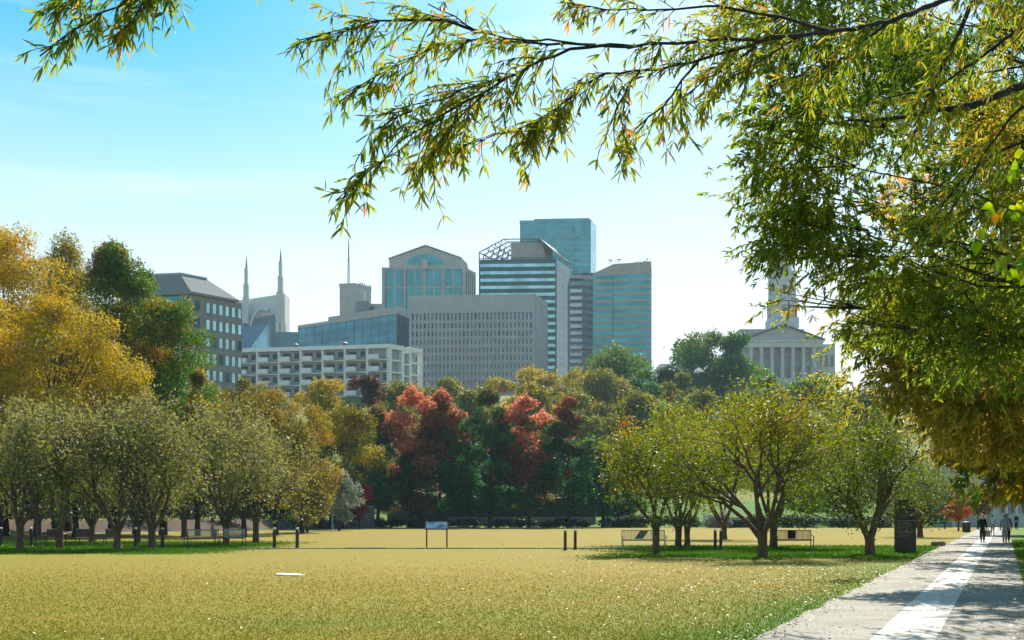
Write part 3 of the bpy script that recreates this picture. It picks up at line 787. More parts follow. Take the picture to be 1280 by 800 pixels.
# ---- trees on the slope beyond the right hedge
big_tree(806, 570, 182, 64, 'orange', 'small tree with dusty orange leaves behind the right hedge', env='round', cb=.35, tone=(.3, .3, .1), name='small_tree', seed=71, dens=.6)
big_tree(906, 560, 178, 70, 'lime', 'fresh green tree on the slope behind the right hedge', env='round', cb=.42, tone=(.5, .2, .1), name='small_tree', seed=72)
big_tree(1008, 592, 172, 54, 'lime', 'bright green tree beside the brick wall on the slope', env='round', cb=.3, tone=(.55, .2, .1), name='small_tree', seed=73, dens=1.2)
big_tree(1128, 580, 178, 110, 'dark', 'dark shaded tree beyond the tall black sign', env='round', cb=.15, tone=(.6, .2, .1), name='small_tree', seed=74)
big_tree(1050, 585, 185, 90, 'greenturn', 'dark green tree right of the brick wall', env='round', cb=.2, tone=(.3, .2, .1), name='small_tree', seed=75)
big_tree(1198, 616, 130, 32, 'orange', 'low orange-red tree left of the white building', env='round', cb=.3, tone=(.5, .2, .1), name='small_tree', seed=76)
big_tree(1222, 606, 150, 34, 'brown', 'small russet tree in front of the white building', env='round', cb=.3, tone=(.6, .2, .1), name='small_tree', seed=77)
# ---- dark big trunks behind the left rows: shaded understory trees
GU = 'dark trees behind the west rows'
for i, (px, py, w, h, lab) in enumerate([(4, 668, 70, 580, 'dark-trunked shade tree at the left edge behind the crape myrtles'),
        (46, 671.5, 70, 560, 'dark-trunked shade tree, left of the two thick trunks behind the left rows'),
        (95, 671.5, 74, 565, 'dark-trunked shade tree, right of the two thick trunks behind the left rows'),
        (203, 664, 70, 570, 'dark-trunked shade tree behind the second bollard from the left'),
        (232, 662.5, 70, 575, 'dark-trunked shade tree with flared foot left of the joined benches'),
        (345, 662, 70, 580, 'dark-trunked shade tree behind the two middle bollards')]):
    Y = F * EYE / (py - HY)
    big_tree(px, h, Y, w, 'greenturn', lab, env='round', cb=.42, tone=(.35, .2, .1), name='shade_tree', group=GU, seed=80 + i, trunkpx=9 if i != 4 else 12, dens=.5)

# ---- willow oaks along the east edge of the promenade
def oak(loc, H, R, z0, seed, pal, label, nspray, leafL, leafW, tr, name='willow_oak', tone=(.45, .2), limbs=None, k=14, shape='lance', rzf=.55, group=None, boughs=()):
    rng = np.random.default_rng(seed); loc = A3(loc, float)
    parts = []; P = []; D = []; TN = []
    # trunk
    n = 8; zz = np.linspace(0, H * .62, n); cen = np.stack([np.cumsum(rng.normal(0, .06, n)) * (zz > 0), np.cumsum(rng.normal(0, .06, n)) * (zz > 0), zz], 1); cen[0, 2] = -.2
    rd = tr * (1 - .72 * zz / zz[-1]) * np.where(zz == 0, 1.4, 1)
    parts.append(sticks(cen[:-1], cen[1:], rd[:-1], rd[1:], 12))
    # limbs and branches
    m = 13; h = np.linspace(z0 * 1.25, H * .6, m) + rng.normal(0, .15, m); th = np.arange(m) * 2.4 + rng.normal(0, .3, m)
    st = np.stack([np.interp(h, zz, cen[:, 0]), np.interp(h, zz, cen[:, 1]), h], 1)
    zc = (z0 + H) / 2
    tgt = np.stack([np.cos(th) * R * .55, np.sin(th) * R * .55, h + rng.uniform(.25, 1.3, m) * .28 * H * np.linspace(.3, 1.3, m)], 1)
    d = tgt - st; Ln = np.linalg.norm(d, axis=1)
    segs, (tp, td) = grow(rng, st, d, Ln * .8, np.interp(h, zz, rd) * .3, [(4, .6, .62, .55, .2), (4, .8, .6, .5, .1)], wob=.1)
    for i, (a, b, r0, r1) in enumerate(segs): parts.append(sticks(a, b, np.maximum(r0, .006), np.maximum(r1, .005), 6 if i < 3 else 4))
    # sprays fill the crown shell and hang on the branch tips
    def shell(M):
        dd = norm(rng.normal(0, 1, (M, 3))); q = rng.uniform(.15, 1, M) ** .45
        # lumpy outline
        lump = 1 + .22 * np.sin(dd[:, 0] * 5 + seed) * np.sin(dd[:, 1] * 6 + 1) + .2 * np.sin(dd[:, 2] * 9 + dd[:, 0] * 4 + seed)
        c = dd * (q * lump)[:, None] * A3((R, R, (H - z0) / 2)) + A3((0, 0, zc)); return c, dd
    c, dd = shell(nspray)
    # pull the sprays together into boughs
    nb = 150; bc, bd = shell(nb)
    near = np.argmin(((c[:, None, :] - bc[None]) ** 2).sum(-1), 1) if nspray * nb < 4e6 else rng.integers(0, nb, nspray)
    c = bc[near] + (c - bc[near]) * A3((.6, .6, .42)); dd = norm(c - A3((0, 0, zc * .8)))
    clump_t = rng.normal(0, tone[1], nb)[near]
    for (bx, by, bz, br, bn, bt) in boughs:
        M = bn; q = norm(rng.normal(0, 1, (M, 3))) * br * (rng.uniform(0, 1, M) ** .5)[:, None] * A3((1, 1, .62))
        c = np.concatenate([c, q + A3((bx, by, bz)) - loc]); dd = np.concatenate([dd, norm(q + A3((-.4 * br, 0, 0)))]); clump_t = np.concatenate([clump_t, bt + rng.normal(0, .08, M)])
        hz_ = min(max(bz - 1.1, z0 - .2), zz[-1]); q0 = A3((np.interp(hz_, zz, cen[:, 0]), 0, hz_)); q1 = A3((bx, by, bz)) - loc
        md = (q0 + q1) / 2 + A3((0, 0, .25))
        u_ = np.linspace(0, 1, 9)[:, None]; cv = q0 * (1 - u_) ** 2 + 2 * md * u_ * (1 - u_) + q1 * u_ ** 2 + rng.normal(0, .07, (9, 3)) * np.sin(u_ * np.pi)
        cv += A3((0, 0, rng.uniform(-.5, .5))) * np.sin(u_ * np.pi) + A3((0, rng.uniform(-.6, .6), 0)) * np.sin(u_ * np.pi)
        rr_ = np.linspace(.026, .004, 9); parts.append(sticks(cv[:-1], cv[1:], rr_[:-1], rr_[1:], 5))
        for _ in range(5):
            e = q1 + norm(rng.normal(0, 1, 3)) * br * .8 * A3((1, 1, .6)); parts.append(sticks([md * .4 + q1 * .6], [e], [.014], [.004], 4))
    M = len(c)
    # thin out what the picture can never show
    wp = c + loc; px = CX + F * wp[:, 0] / wp[:, 1]; py = HY - F * (wp[:, 2] - EYE) / wp[:, 1]
    hid = (px > 1420) | (py < -260); keepm = ~hid | (rng.uniform(0, 1, M) < .35)
    c = c[keepm]; dd = dd[keepm]; clump_t = clump_t[keepm]; M = len(c)
    sd = norm(dd * .8 + rng.normal(0, .5, (M, 3)) + A3((0, 0, -.25))); sl = rng.uniform(.28, .6, M)
    parts.append(sticks(c, c + sd * sl[:, None] + A3((0, 0, -.05)), .004, .0018, 3))
    t = rng.uniform(.05, 1, (M, k)); pos = c[:, None] + sd[:, None] * (t * sl[:, None])[..., None] + A3((0, 0, -.05)) * (t ** 2)[..., None]
    ld = norm(sd[:, None] * .75 + rng.normal(0, .55, (M, k, 3)) + A3((0, 0, -.3)))
    ln = norm(rng.normal(0, .6, (M, k, 3)) + A3((0, 0, .8)))
    tn = (tone[0] + clump_t[:, None] + rng.normal(0, .13, (M, k))).ravel()
    L = leafL * rng.uniform(.65, 1.25, M * k)
    lv, lq, kk = leaf_arrays(pos.reshape(-1, 3), ld.reshape(-1, 3), ln.reshape(-1, 3), L, L * leafW, shape)
    TN = np.repeat(tn, kk)
    if limbs is not None:
        (sv, sq), (v2, q2, t2) = limbs(loc)
        parts.append((sv, sq)); lq = np.concatenate([lq, q2 + len(lv)]); lv = np.concatenate([lv, v2]); TN = np.concatenate([TN, t2])
    return tree_object(name, label, 'tree', loc, merge(parts), (lv, lq, TN), BARKD, LM[pal], group)


def near_limbs(loc):
    """the long low limbs of the nearest oak that reach over the lawn, with every spray of leaves"""
    rng = np.random.default_rng(5)
    tk = A3((5.7, 9.3, 0))
    M = {
        'a': ([(1600, -190, 9.0), (1330, -62, 8.2), (1180, 0, 7.6), (1110, 27, 7.3), (1040, 40, 7.0), (960, 49, 6.8), (880, 50, 6.6), (800, 58, 6.5), (745, 56, 6.4), (690, 53, 6.4), (640, 49, 6.3), (600, 40, 6.3), (565, 20, 6.2), (535, 5, 6.1)], .048, .003, .35),
        'b': ([(1000, 45, 6.9), (955, 51, 6.8), (905, 66, 6.7), (850, 82, 6.6), (800, 88, 6.6), (762, 93, 6.5), (735, 97, 6.5), (718, 118, 6.5), (690, 140, 6.4), (650, 160, 6.4), (605, 172, 6.3), (565, 188, 6.3)], .012, .003, 1.),
        'c': ([(790, 58.5, 6.48), (745, 57, 6.42), (712, 62, 6.4), (680, 74, 6.4), (640, 95, 6.3), (600, 118, 6.2), (560, 140, 6.1), (515, 168, 6.1), (470, 203, 6.0), (448, 226, 6.0), (420, 250, 5.9)], .0105, .0025, 1.),
        'd': ([(745, 56, 6.42), (690, 54, 6.42), (640, 50, 6.5), (590, 48, 6.5), (540, 60, 6.4), (490, 85, 6.4), (450, 108, 6.3), (420, 130, 6.3)], .008, .0025, 1.),
        'e': ([(600, 40, 6.3), (550, 24, 6.2), (500, 22, 6.2), (450, 33, 6.1), (410, 42, 6.1), (375, 50, 6.0)], .009, .003, 1.),
        'f': ([(640, 95, 6.3), (590, 108, 6.3), (545, 125, 6.2), (505, 142, 6.2), (470, 160, 6.1), (445, 178, 6.1)], .008, .003, 1.),
        'g': ([(880, 68, 6.6), (855, 98, 6.6), (835, 128, 6.6), (805, 150, 6.6), (785, 172, 6.6), (772, 196, 6.6)], .008, .003, .8),
        'h': ([(800, 89, 6.6), (775, 118, 6.5), (762, 150, 6.5), (768, 182, 6.5), (775, 200, 6.5)], .006, .002, .7),
        'i': ([(945, 58, 6.8), (915, 80, 6.8), (895, 92, 6.8), (868, 108, 6.8), (848, 128, 6.8)], .008, .003, .8),
        'j': ([(1040, 40, 7.0), (980, 22, 6.9), (900, 8, 6.9), (830, 12, 6.9), (770, 14, 6.8), (700, 2, 6.8)], .012, .003, .75),
        'k': ([(690, 140, 6.4), (665, 160, 6.4), (655, 185, 6.4), (650, 205, 6.4)], .005, .002, .7),
        'l': ([(605, 118, 6.2), (570, 150, 6.3), (545, 180, 6.3), (530, 205, 6.3), (520, 222, 6.2)], .006, .002, 1.),
        'm': ([(1400, 60, 10.5), (1330, 92, 10.4), (1280, 106, 10.2), (1220, 130, 10.0), (1165, 138, 9.8), (1120, 150, 9.7), (1060, 150, 9.6)], .06, .01, .5),
        'n': ([(1260, -60, 8.6), (1215, 0, 8.8), (1190, 60, 9.0), (1160, 120, 9.2), (1140, 175, 9.3), (1110, 215, 9.4)], .025, .005, .5),
        'o': ([(1340, -20, 8.6), (1270, 40, 8.8), (1215, 80, 9.0), (1170, 110, 9.2), (1120, 120, 9.2), (1070, 135, 9.2)], .02, .004, .5),
        'p': ([(1330, 100, 8.8), (1270, 140, 9.0), (1230, 190, 9.2), (1205, 240, 9.3), (1180, 275, 9.4)], .016, .004, .45),
        'u': ([(1345, 150, 9.8), (1285, 175, 9.9), (1235, 195, 10), (1190, 240, 10), (1150, 300, 10), (1120, 330, 10)], .018, .004, .5),
        'v': ([(1110, 27, 7.3), (1060, 70, 7.4), (1020, 95, 7.5), (985, 100, 7.5), (950, 112, 7.5)], .012, .003, .9),
        'w': ([(1000, 45, 6.9), (960, 70, 6.9), (930, 85, 6.9), (905, 105, 6.9)], .008, .003, .9),
        'q': ([(1850, -330, 9.4), (1400, -330, 9.0), (1000, -320, 8.2), (600, -270, 7.2), (420, -220, 6.6), (300, -130, 6.3), (245, -65, 6.2), (190, -18, 6.1), (150, 8, 6.0), (110, 28, 6.0), (75, 50, 5.9), (50, 70, 5.9)], .045, .004, 1.),
        'r': ([(245, -65, 6.2), (205, -25, 6.1), (182, 5, 6.1), (160, 30, 6.0), (140, 52, 6.0)], .008, .003, 1.),
        's': ([(190, -18, 6.1), (130, -10, 6.1), (90, 0, 6.1), (60, 12, 6.0)], .006, .003, 1.),
        't': ([(560, -140, 6.6), (470, -90, 6.4), (380, -40, 6.3), (330, -14, 6.3), (300, -6, 6.3)], .008, .003, .3),
    }
    parts = []; P = []; D = []; K = []
    for key, (pts, r0, r1, dens) in M.items():
        p = A3([W(*q) for q in pts]); 
        if key in 'aq': p = np.concatenate([[tk + A3((0, 0, 4.6 if key == 'a' else 6.2))], p])
        # resample with a slight wander
        s = np.concatenate([[0], np.cumsum(np.linalg.norm(np.diff(p, axis=0), axis=1))]); n = max(int(s[-1] / .08), 6)
        u = np.linspace(0, s[-1], n); q = np.stack([np.interp(u, s, p[:, i]) for i in range(3)], 1)
        ker = np.ones(3) / 3
        for i in range(3): q[1:-1, i] = np.convolve(q[:, i], ker, 'same')[1:-1]
        q[2:-2] += rng.normal(0, .006, (n - 4, 3)); rad = r0 + (r1 - r0) * (u / s[-1]) ** .75
        parts.append(sticks(q[:-1], q[1:], rad[:-1], rad[1:], 7))
        # twigs
        tang = norm(np.gradient(q, axis=0)); tot = s[-1]
        pxs = CX + F * q[:, 0] / q[:, 1]; pys = HY - F * (q[:, 2] - EYE) / q[:, 1]
        nt = int(tot / .035 * dens * (1.7 if key in 'rs' else 1))
        for j in range(nt):
            f = rng.uniform(.1 if key not in 'aqmnopu' else .25, 1) ** .8; i = min(int(f * (n - 1)), n - 1)
            if not (-140 < pxs[i] < 1420 and pys[i] > -140): continue
            if key == 'q' and pxs[i] > 205: continue
            if key == 'a' and pxs[i] < 790 and pxs[i] > 640 and rng.uniform() < .75: continue
            td = norm(tang[i] * .9 + norm(rng.normal(0, 1, 3)) * A3((.75, .75, .6)) + A3((0, 0, -.22)))
            ln = rng.uniform(.12, .40) * (1.05 if f < .75 else .5) * (.8 if key in 'qrs' else .5 if key == 't' else 1)
            nseg = 5; a = q[i]; dd = td; tw = [a]
            for _ in range(nseg):
                dd = norm(dd + rng.normal(0, .12, 3) + A3((0, 0, -.09))); tw.append(tw[-1] + dd * ln / nseg)
            tw = A3(tw); parts.append(sticks(tw[:-1], tw[1:], np.linspace(.0032, .0014, nseg), np.linspace(.0028, .001, nseg), 4))
            nl = max(int(ln / .0165), 6); t = np.sort(rng.uniform(.12, 1, nl)); t[-4:] = rng.uniform(.93, 1, 4)
            ii = np.minimum((t * nseg).astype(int), nseg - 1); fr = (t * nseg - ii)[:, None]
            lp = tw[ii] * (1 - fr) + tw[ii + 1] * fr; tg = norm(tw[ii + 1] - tw[ii])
            rnd = norm(rng.normal(0, 1, (nl, 3)))
            P.append(lp); D.append(norm(tg * .7 + rnd * .75 + A3((0, 0, -.28)))); K.append(np.full(nl, rng.normal(0, .1) + (.14 * sstep(420, 620, pxs[i]) - .1)))
    P = np.concatenate(P); D = np.concatenate(D); K = np.concatenate(K); n = len(P)
    Nn = norm(rng.normal(0, .55, (n, 3)) + A3((0, 0, .8)))
    tn = .44 + K + rng.normal(0, .15, n); tn = np.where(rng.uniform(0, 1, n) < .05, rng.uniform(.85, 1, n), tn)
    L = rng.uniform(.052, .10, n); lv, lq, kk = leaf_arrays(P, D, Nn, L, L * rng.uniform(.14, .20, n), 'lance')
    v, q = merge(parts)
    return (v - loc, q), (lv - loc, lq, np.repeat(tn, kk))


GO = 'willow oaks along the promenade'
oak((5.7, 9.3, 0), 13, 5.0, 5.0, 301, 'oak', 'nearest willow oak, its low limbs and narrow leaves reaching over the lawn', 2600, .11, .19, .33, limbs=near_limbs, group=GO)
oak((9.9, 18.2, 0), 15, 6.1, 3.7, 302, 'oak', 'olive-green willow oak that fills the right of the view behind the nearest limbs', 11000, .11, .3, .36, tone=(.38, .17), group=GO, k=15,
    boughs=[(4.35, 17.5, 6.3, 1.1, 216, .0), (4.3, 17.0, 7.3, 1.2, 230, -.03), (4.4, 16.8, 8.2, 1.1, 187, .0), (5.35, 17.4, 5.2, .9, 151, .0), (6.1, 17.4, 4.7, 1.0, 165, .05), (4.95, 17.2, 4.35, .4, 21, .1), (4.0, 17.2, 4.72, .26, 10, .25),
            (6.7, 17.6, 4.3, 1.0, 172, -.1), (7.5, 17.6, 4.2, .9, 144, -.1), (3.95, 16.9, 5.8, .5, 50, -.05), (4.3, 17.2, 9.3, 1.2, 172, 0), (4.6, 17.2, 10.3, 1.2, 158, 0), (3.85, 17, 5.45, .42, 43, -.05), (4.35, 17, 5.6, .7, 100, -.05), (3.7, 16.8, 6.7, .6, 64, 0)])
oak((15.0, 31, 0), 14, 5.9, 2.7, 303, 'oak_gold', 'gold and bronze oak hanging low over the promenade beyond the olive one', 3800, .19, .32, .36, tone=(.5, .2), group=GO,
    boughs=[(10.0, 29, 4.8, 1.3, 200, .05), (11.0, 29, 3.9, 1.2, 200, .15), (9.6, 29.5, 5.9, 1.3, 180, -.1), (12.2, 29, 3.5, 1.0, 160, .15), (10.6, 27.5, 4.2, 1.0, 130, .1), (11.6, 27.5, 4.6, 1.0, 130, .1)])
oak((20.3, 44, 0), 12, 5.6, 2.9, 304, 'greenturn', 'green tree beside the promenade, next beyond the gold oak', 3200, .24, .35, .3, name='promenade_tree', tone=(.45, .2))
oak((25.6, 57, 0), 11, 5.6, 2.7, 305, 'gold', 'yellow tree beside the promenade over the walkers', 2600, .3, .4, .3, name='promenade_tree', tone=(.3, .2))
oak((31.8, 72, 0), 11, 5.6, 2.8, 306, 'greenturn', 'green and yellow tree beside the promenade just past the walkers', 2200, .34, .4, .3, name='promenade_tree', tone=(.62, .2))
oak((44.5, 100, 0), 11, 6, 3.0, 307, 'greenturn', 'last tree beside the promenade before the white building', 1600, .45, .45, .3, name='promenade_tree', tone=(.6, .2))

# a broad-leaved sapling: only its leafy tips hang into the view
def sapling():
    rng = np.random.default_rng(9); loc = A3((4.55, 8.3, 0)); parts = []
    c = A3([(0, 0, -.1), (.02, 0, 1.2), (-.03, .05, 2.4), (-.1, .0, 3.4), (-.15, 0, 4.4)]); rd = A3([.07, .055, .045, .03, .012])
    parts.append(sticks(c[:-1], c[1:], rd[:-1], rd[1:], 8)); P = []; D = []
    ends = [(1262, 262), (1232, 300), (1275, 335), (1248, 330), (1268, 215), (1290, 290), (1225, 262)] + [(int(rng.uniform(1300, 1700)), int(rng.uniform(0, 420))) for _ in range(22)]
    for px, py in ends:
        e = W(px, py, rng.uniform(7.9, 8.5)) - loc; b = A3((np.interp(e[2] - .5, c[:, 2], c[:, 0]), np.interp(e[2] - .5, c[:, 2], c[:, 1]), max(e[2] - .5, 1.6)))
        u = np.linspace(0, 1, 9)[:, None]; q = b + (e - b) * u + A3((0, 0, 1)) * np.sin(u * np.pi) * .18 + rng.normal(0, .012, (9, 3))
        parts.append(sticks(q[:-1], q[1:], np.linspace(.012, .003, 8), np.linspace(.01, .002, 8), 5))
        for j in range(26):
            f = rng.uniform(.5, 1); i = min(int(f * 8), 7); P.append(q[i] + (q[i + 1] - q[i]) * rng.uniform() + rng.normal(0, .05, 3)); D.append(norm(rng.normal(0, .8, 3) + A3((-.2, -.2, -.7))))
    P = A3(P); D = A3(D); n = len(P); L = rng.uniform(.06, .1, n); lv, lq, kk = leaf_arrays(P, D, norm(rng.normal(0, .5, (n, 3)) + A3((0, -.5, .5))), L, L * .8, 'broad')
    tree_object('broadleaf_sapling', 'sapling with heart-shaped lime leaves hanging in at the right edge of the view', 'tree', loc, merge(parts), (lv, lq, np.repeat(np.clip(rng.beta(1.6, 2.2, n), 0, 1), kk)), BARKD, LM['broad'])


sapling()


# ---- hedges and shrubs
def hedge(name, label, cat, x0, x1, Y, h, d, pal, n, size, seed, tone=.4, group=None):
    rng = np.random.default_rng(seed); xc = (x0 + x1) / 2; z = Tz(xc, Y); root = thing(name, label, cat, (xc, Y, z), 0, group)
    K = int((x1 - x0) / .4) + 3; C = np.stack([rng.uniform(x0, x1, K) - xc, rng.normal(0, d * .25, K), h * rng.uniform(.28, .66, K)], 1); r = h * rng.uniform(.3, .48, K)
    P, D, Nn, L, Wd, tn = cloud(rng, C, r, n, size, tone + rng.normal(0, .15, K), sq=(1.25, 1, .9)); P[:, 2] = np.clip(P[:, 2], .03, None)
    lv, lq, kk = leaf_arrays(P, D, Nn, L, Wd); link('foliage', mesh_np('foliage', lv, lq, np.repeat(tn, kk)), LM[pal], root)
    return root


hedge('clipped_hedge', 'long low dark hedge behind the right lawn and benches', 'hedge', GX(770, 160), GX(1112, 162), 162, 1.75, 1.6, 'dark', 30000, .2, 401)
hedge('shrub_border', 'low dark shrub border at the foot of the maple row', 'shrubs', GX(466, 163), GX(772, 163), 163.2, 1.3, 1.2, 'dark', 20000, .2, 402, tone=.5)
hedge('flowering_shrub', 'pale grey-green shrub just behind the two dark bollards near the pale bench', 'shrub', GX(886, 156), GX(908, 156), 157.5, 2.2, 1.4, 'silver', 2200, .2, 403)
hedge('dry_shrub', 'rust-tinged dry shrubs left of the lamp post', 'shrubs', GX(372, 140), GX(412, 140), 146, 1.6, 2, 'brown', 3000, .18, 404, tone=.6)
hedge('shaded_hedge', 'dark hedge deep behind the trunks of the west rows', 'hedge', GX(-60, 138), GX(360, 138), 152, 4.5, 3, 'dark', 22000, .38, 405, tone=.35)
for i, (a, c, Y, h, lab) in enumerate([(-40, 70, 116, 1.7, 'dark shrubs on the mulch bank at the far left behind the trunks'), (85, 190, 126, 2.0, 'dark shrubs on the mulch bank between the thick trunks'), (205, 330, 130, 1.8, 'dark shrubs on the mulch bank behind the joined benches')]):
    hedge('bank_shrub', lab, 'shrubs', GX(a, Y), GX(c, Y), Y, h, 2.2, 'dark', 4200, .2, 410 + i, tone=.6, group='shrubs on the mulch bank')
hedge('green_shrub', 'low green shrub left of the rust-tinged shrubs', 'shrub', GX(345, 135), GX(374, 135), 141, 1.5, 1.5, 'greenturn', 1800, .18, 406, tone=.3)
hedge('shaded_shrub', 'dark shrubs beyond the tall black sign', 'shrubs', GX(1110, 168), GX(1172, 168), 168, 3.2, 2, 'dark', 5000, .26, 407, tone=.5)
# ------------------------------------------------------------------ city
def glass(name, c, rough=.12, metal=.75, c2=None):
    return pmat(name, c, c2 or tuple(x * .6 for x in c), scale=.13, rough=rough, metal=metal, detail=3)


MC = {
    'concrete': pmat('grey_concrete', (.33, .33, .335), (.40, .40, .405), scale=.25, rough=.9, bump=.15, bscale=4),
    'white': pmat('white_concrete', (.72, .715, .70), (.80, .795, .78), scale=.3, rough=.85),
    'grid': pmat('grey_block_infill', (.30, .305, .31), (.36, .365, .37), scale=2, rough=.9),
    'brick': pmat('grey_brown_brick', (.22, .20, .195), (.27, .245, .24), scale=.5, rough=.9, bump=.2, bscale=8),
    'roofgrey': pmat('grey_metal_roof', (.17, .18, .19), (.22, .23, .24), scale=.3, rough=.85, stretch=(6, 6, .2)),
    'stone': pmat('beige_stone', (.36, .345, .325), (.43, .415, .395), scale=.3, rough=.85),
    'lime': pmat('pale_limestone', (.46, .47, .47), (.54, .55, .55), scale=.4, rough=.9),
    'limedark': pmat('stone_shadowed_wall', (.36, .37, .375), (.42, .43, .435), scale=.4, rough=.9),  # darker limestone copy with shade put into its colour
    'dark': pmat('dark_metal', (.035, .05, .055), (.05, .065, .07), scale=.5, rough=.5),
    'steel': pmat('grey_steel', (.12, .13, .14), (.17, .18, .19), scale=.5, rough=.5, metal=.3),
    'teal': glass('teal_glass', (.035, .25, .27)),
    'blue': glass('blue_glass', (.04, .19, .27)),
    'darkglass': glass('dark_teal_glass', (.012, .06, .07), rough=.2),
    'midglass': glass('slate_glass', (.05, .14, .17), rough=.2),
    'slope_light': glass('pale_blue_slope', (.17, .37, .47), rough=.25), 'slope_dark': glass('slate_blue_slope', (.10, .24, .34), rough=.25),
    'paleglass': glass('pale_glass', (.34, .62, .66), rough=.2),
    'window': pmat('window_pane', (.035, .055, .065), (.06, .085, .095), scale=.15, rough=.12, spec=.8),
    'dark_pane': pmat('dark_window_pane', (.010, .015, .019), (.025, .032, .036), scale=.2, rough=.35, spec=.25),  # darker, less reflective panes of the apartment block
    'beige': pmat('beige_band', (.31, .285, .26), (.36, .335, .31), scale=.3, rough=.8),
    'redbrick': pmat('red_brick', (.16, .07, .05), (.24, .115, .08), scale=3, rough=.9, bump=.2),
}


class Bldg:
    """footprint from the front's left end, the corner nearest to us and the far end of the side"""
    def __init__(s, name, label, L, C, R, zt, zb=None, cat='building'):
        s.L = A3((GX(*L), L[1])); s.C = A3((GX(*C), C[1])); s.R = A3((GX(*R), R[1]))
        s.zt = zt; s.zb = zb if zb is not None else Tz(*s.C) - 3
        s.root = thing(name, label, cat, (s.C[0], s.C[1], s.zb))
        d = s.C - s.L; s.W = float(np.hypot(*d)); u = d / s.W
        d = s.R - s.C; s.D = float(np.hypot(*d)); v = d / s.D
        s.u, s.v = u, v
        s.front = (s.L, u, A3((u[1], -u[0]))); s.side = (s.C, v, A3((v[1], -v[0])))

    def fb(s, mb, face, a0, a1, z0, z1, d0, d1):
        O, u, n = face
        p = [O + u * a0 + n * d1, O + u * a1 + n * d1, O + u * a1 + n * d0, O + u * a0 + n * d0]
        mb.hexa([(q[0], q[1], z0) for q in p] + [(q[0], q[1], z1) for q in p])

    def body(s, z1=None, name='wall', m='concrete', inset=0.0, z0=None, mb=None):
        z1 = s.zt if z1 is None else z1; z0 = s.zb if z0 is None else z0
        i = inset / max(abs(s.u[0] * s.v[1] - s.u[1] * s.v[0]), .2); L = s.L + (s.u + s.v) * i; C = s.C + (-s.u + s.v) * i; R = s.R - (s.u + s.v) * i; B = s.L + (s.R - s.C) + (s.u - s.v) * i
        own = mb is None
        mb = mb or MB()
        mb.hexa([(q[0], q[1], z0) for q in (L, C, R, B)] + [(q[0], q[1], z1) for q in (L, C, R, B)])
        if own: mb.build(name, MC[m] if isinstance(m, str) else m, s.root)
        return (L, C, R, B)

    def part(s, name, m, *boxes):
        mb = MB()
        for b in boxes: s.fb(mb, *b)
        return mb.build(name, MC[m], s.root)


def part_at(root, name, m, fn):
    mb = MB(); fn(mb); return mb.build(name, MC[m] if isinstance(m, str) else m, root)


# -- grey office block with sloped metal roof (left)
def office_left():
    b = Bldg('office_block', 'grey-brown office block with sloped metal roof and teal glass front, behind the green trees', (150, 304), (238, 300), (302, 313), ZH(368, 300))
    b.body(m='brick')
    gf0, gf1 = b.W * (190 - 150) / 88, b.W * (229.5 - 150) / 88
    z0 = ZH(470, 300)
    pl = []
    n = 6
    for i in range(n):
        a0 = gf0 + (gf1 - gf0) * i / n; a1 = gf0 + (gf1 - gf0) * (i + 1) / n
        b.part('glass_panel', 'teal', (b.front, a0 + .06, a1 - .06, z0, b.zt - .4, .02, .25))
    b.part('mullions', 'dark', *[(b.front, gf0, gf1, b.zt - .4 - 4.2 * k, b.zt - .25 - 4.2 * k, .03, .33) for k in range(5)])
    b.part('recessed_glass', 'darkglass', (b.front, gf1 + .15, b.W - .3, z0, b.zt - .3, .02, .12))
    # side windows: six light ones and one wide dark one per floor
    sw = b.D / 64.0
    for r in range(5):
        zc = ZH(384, 303) - r * 4.25
        for c in range(7):
            px = 245.5 if c == 0 else 259.3 + 8.0 * (c - 1); w = 7.2 if c == 0 else 4.6
            t = (px - 238) * sw; t0, t1 = t - w / 2 * sw, t + w / 2 * sw
            wn = b.part('window', 'darkglass' if c == 0 or (r > 1 and (c * 3 + r) % 4 == 0) else 'paleglass', (b.side, t0, t1, zc - 1.25, zc + 1.25, .0, .05))
            f = MB()
            for q in ((t0 - .14, t0, zc - 1.4, zc + 1.4), (t1, t1 + .14, zc - 1.4, zc + 1.4), (t0, t1, zc + 1.25, zc + 1.4), (t0, t1, zc - 1.4, zc - 1.25)):
                b.fb(f, b.side, *q, 0, .16)
            f.build('frame', MC['brick'], wn)
    # mansard
    mb = MB(); zt = b.zt; zu = ZH(347, 306)
    ov = 1.0; L = b.L - b.u * ov - b.v * ov; C = b.C + b.u * ov - b.v * ov; R = b.R + b.u * ov + b.v * ov; B = b.L + (b.R - b.C) - b.u * ov + b.v * ov
    def ins(P, a, c): return P + b.u * a + b.v * c
    ring0 = [L, C, ins(R, 0, -3), ins(B, 0, -3)]; ring1 = [ins(L, 3.2, 2.4), ins(C, -5.0, 2.4), ins(R, -5.0, -7.5), ins(B, 3.2, -7.5)]
    mb.add([(q[0], q[1], zt + .003) for q in ring0] + [(q[0], q[1], zt + .6) for q in ring0] + [(q[0], q[1], zu) for q in ring1],
           [(3, 2, 1, 0)] + [(i, (i + 1) % 4, 4 + (i + 1) % 4, 4 + i) for i in range(4)] + [(4 + i, 4 + (i + 1) % 4, 8 + (i + 1) % 4, 8 + i) for i in range(4)] + [(8, 9, 10, 11)])
    mb.build('roof', MC['roofgrey'], b.root)
    part_at(b.root, 'roof_cap', 'concrete', lambda m: m.hexa([(q[0], q[1], zu + .003) for q in ring1] + [(q[0], q[1], zu + .5) for q in ring1]))


office_left()


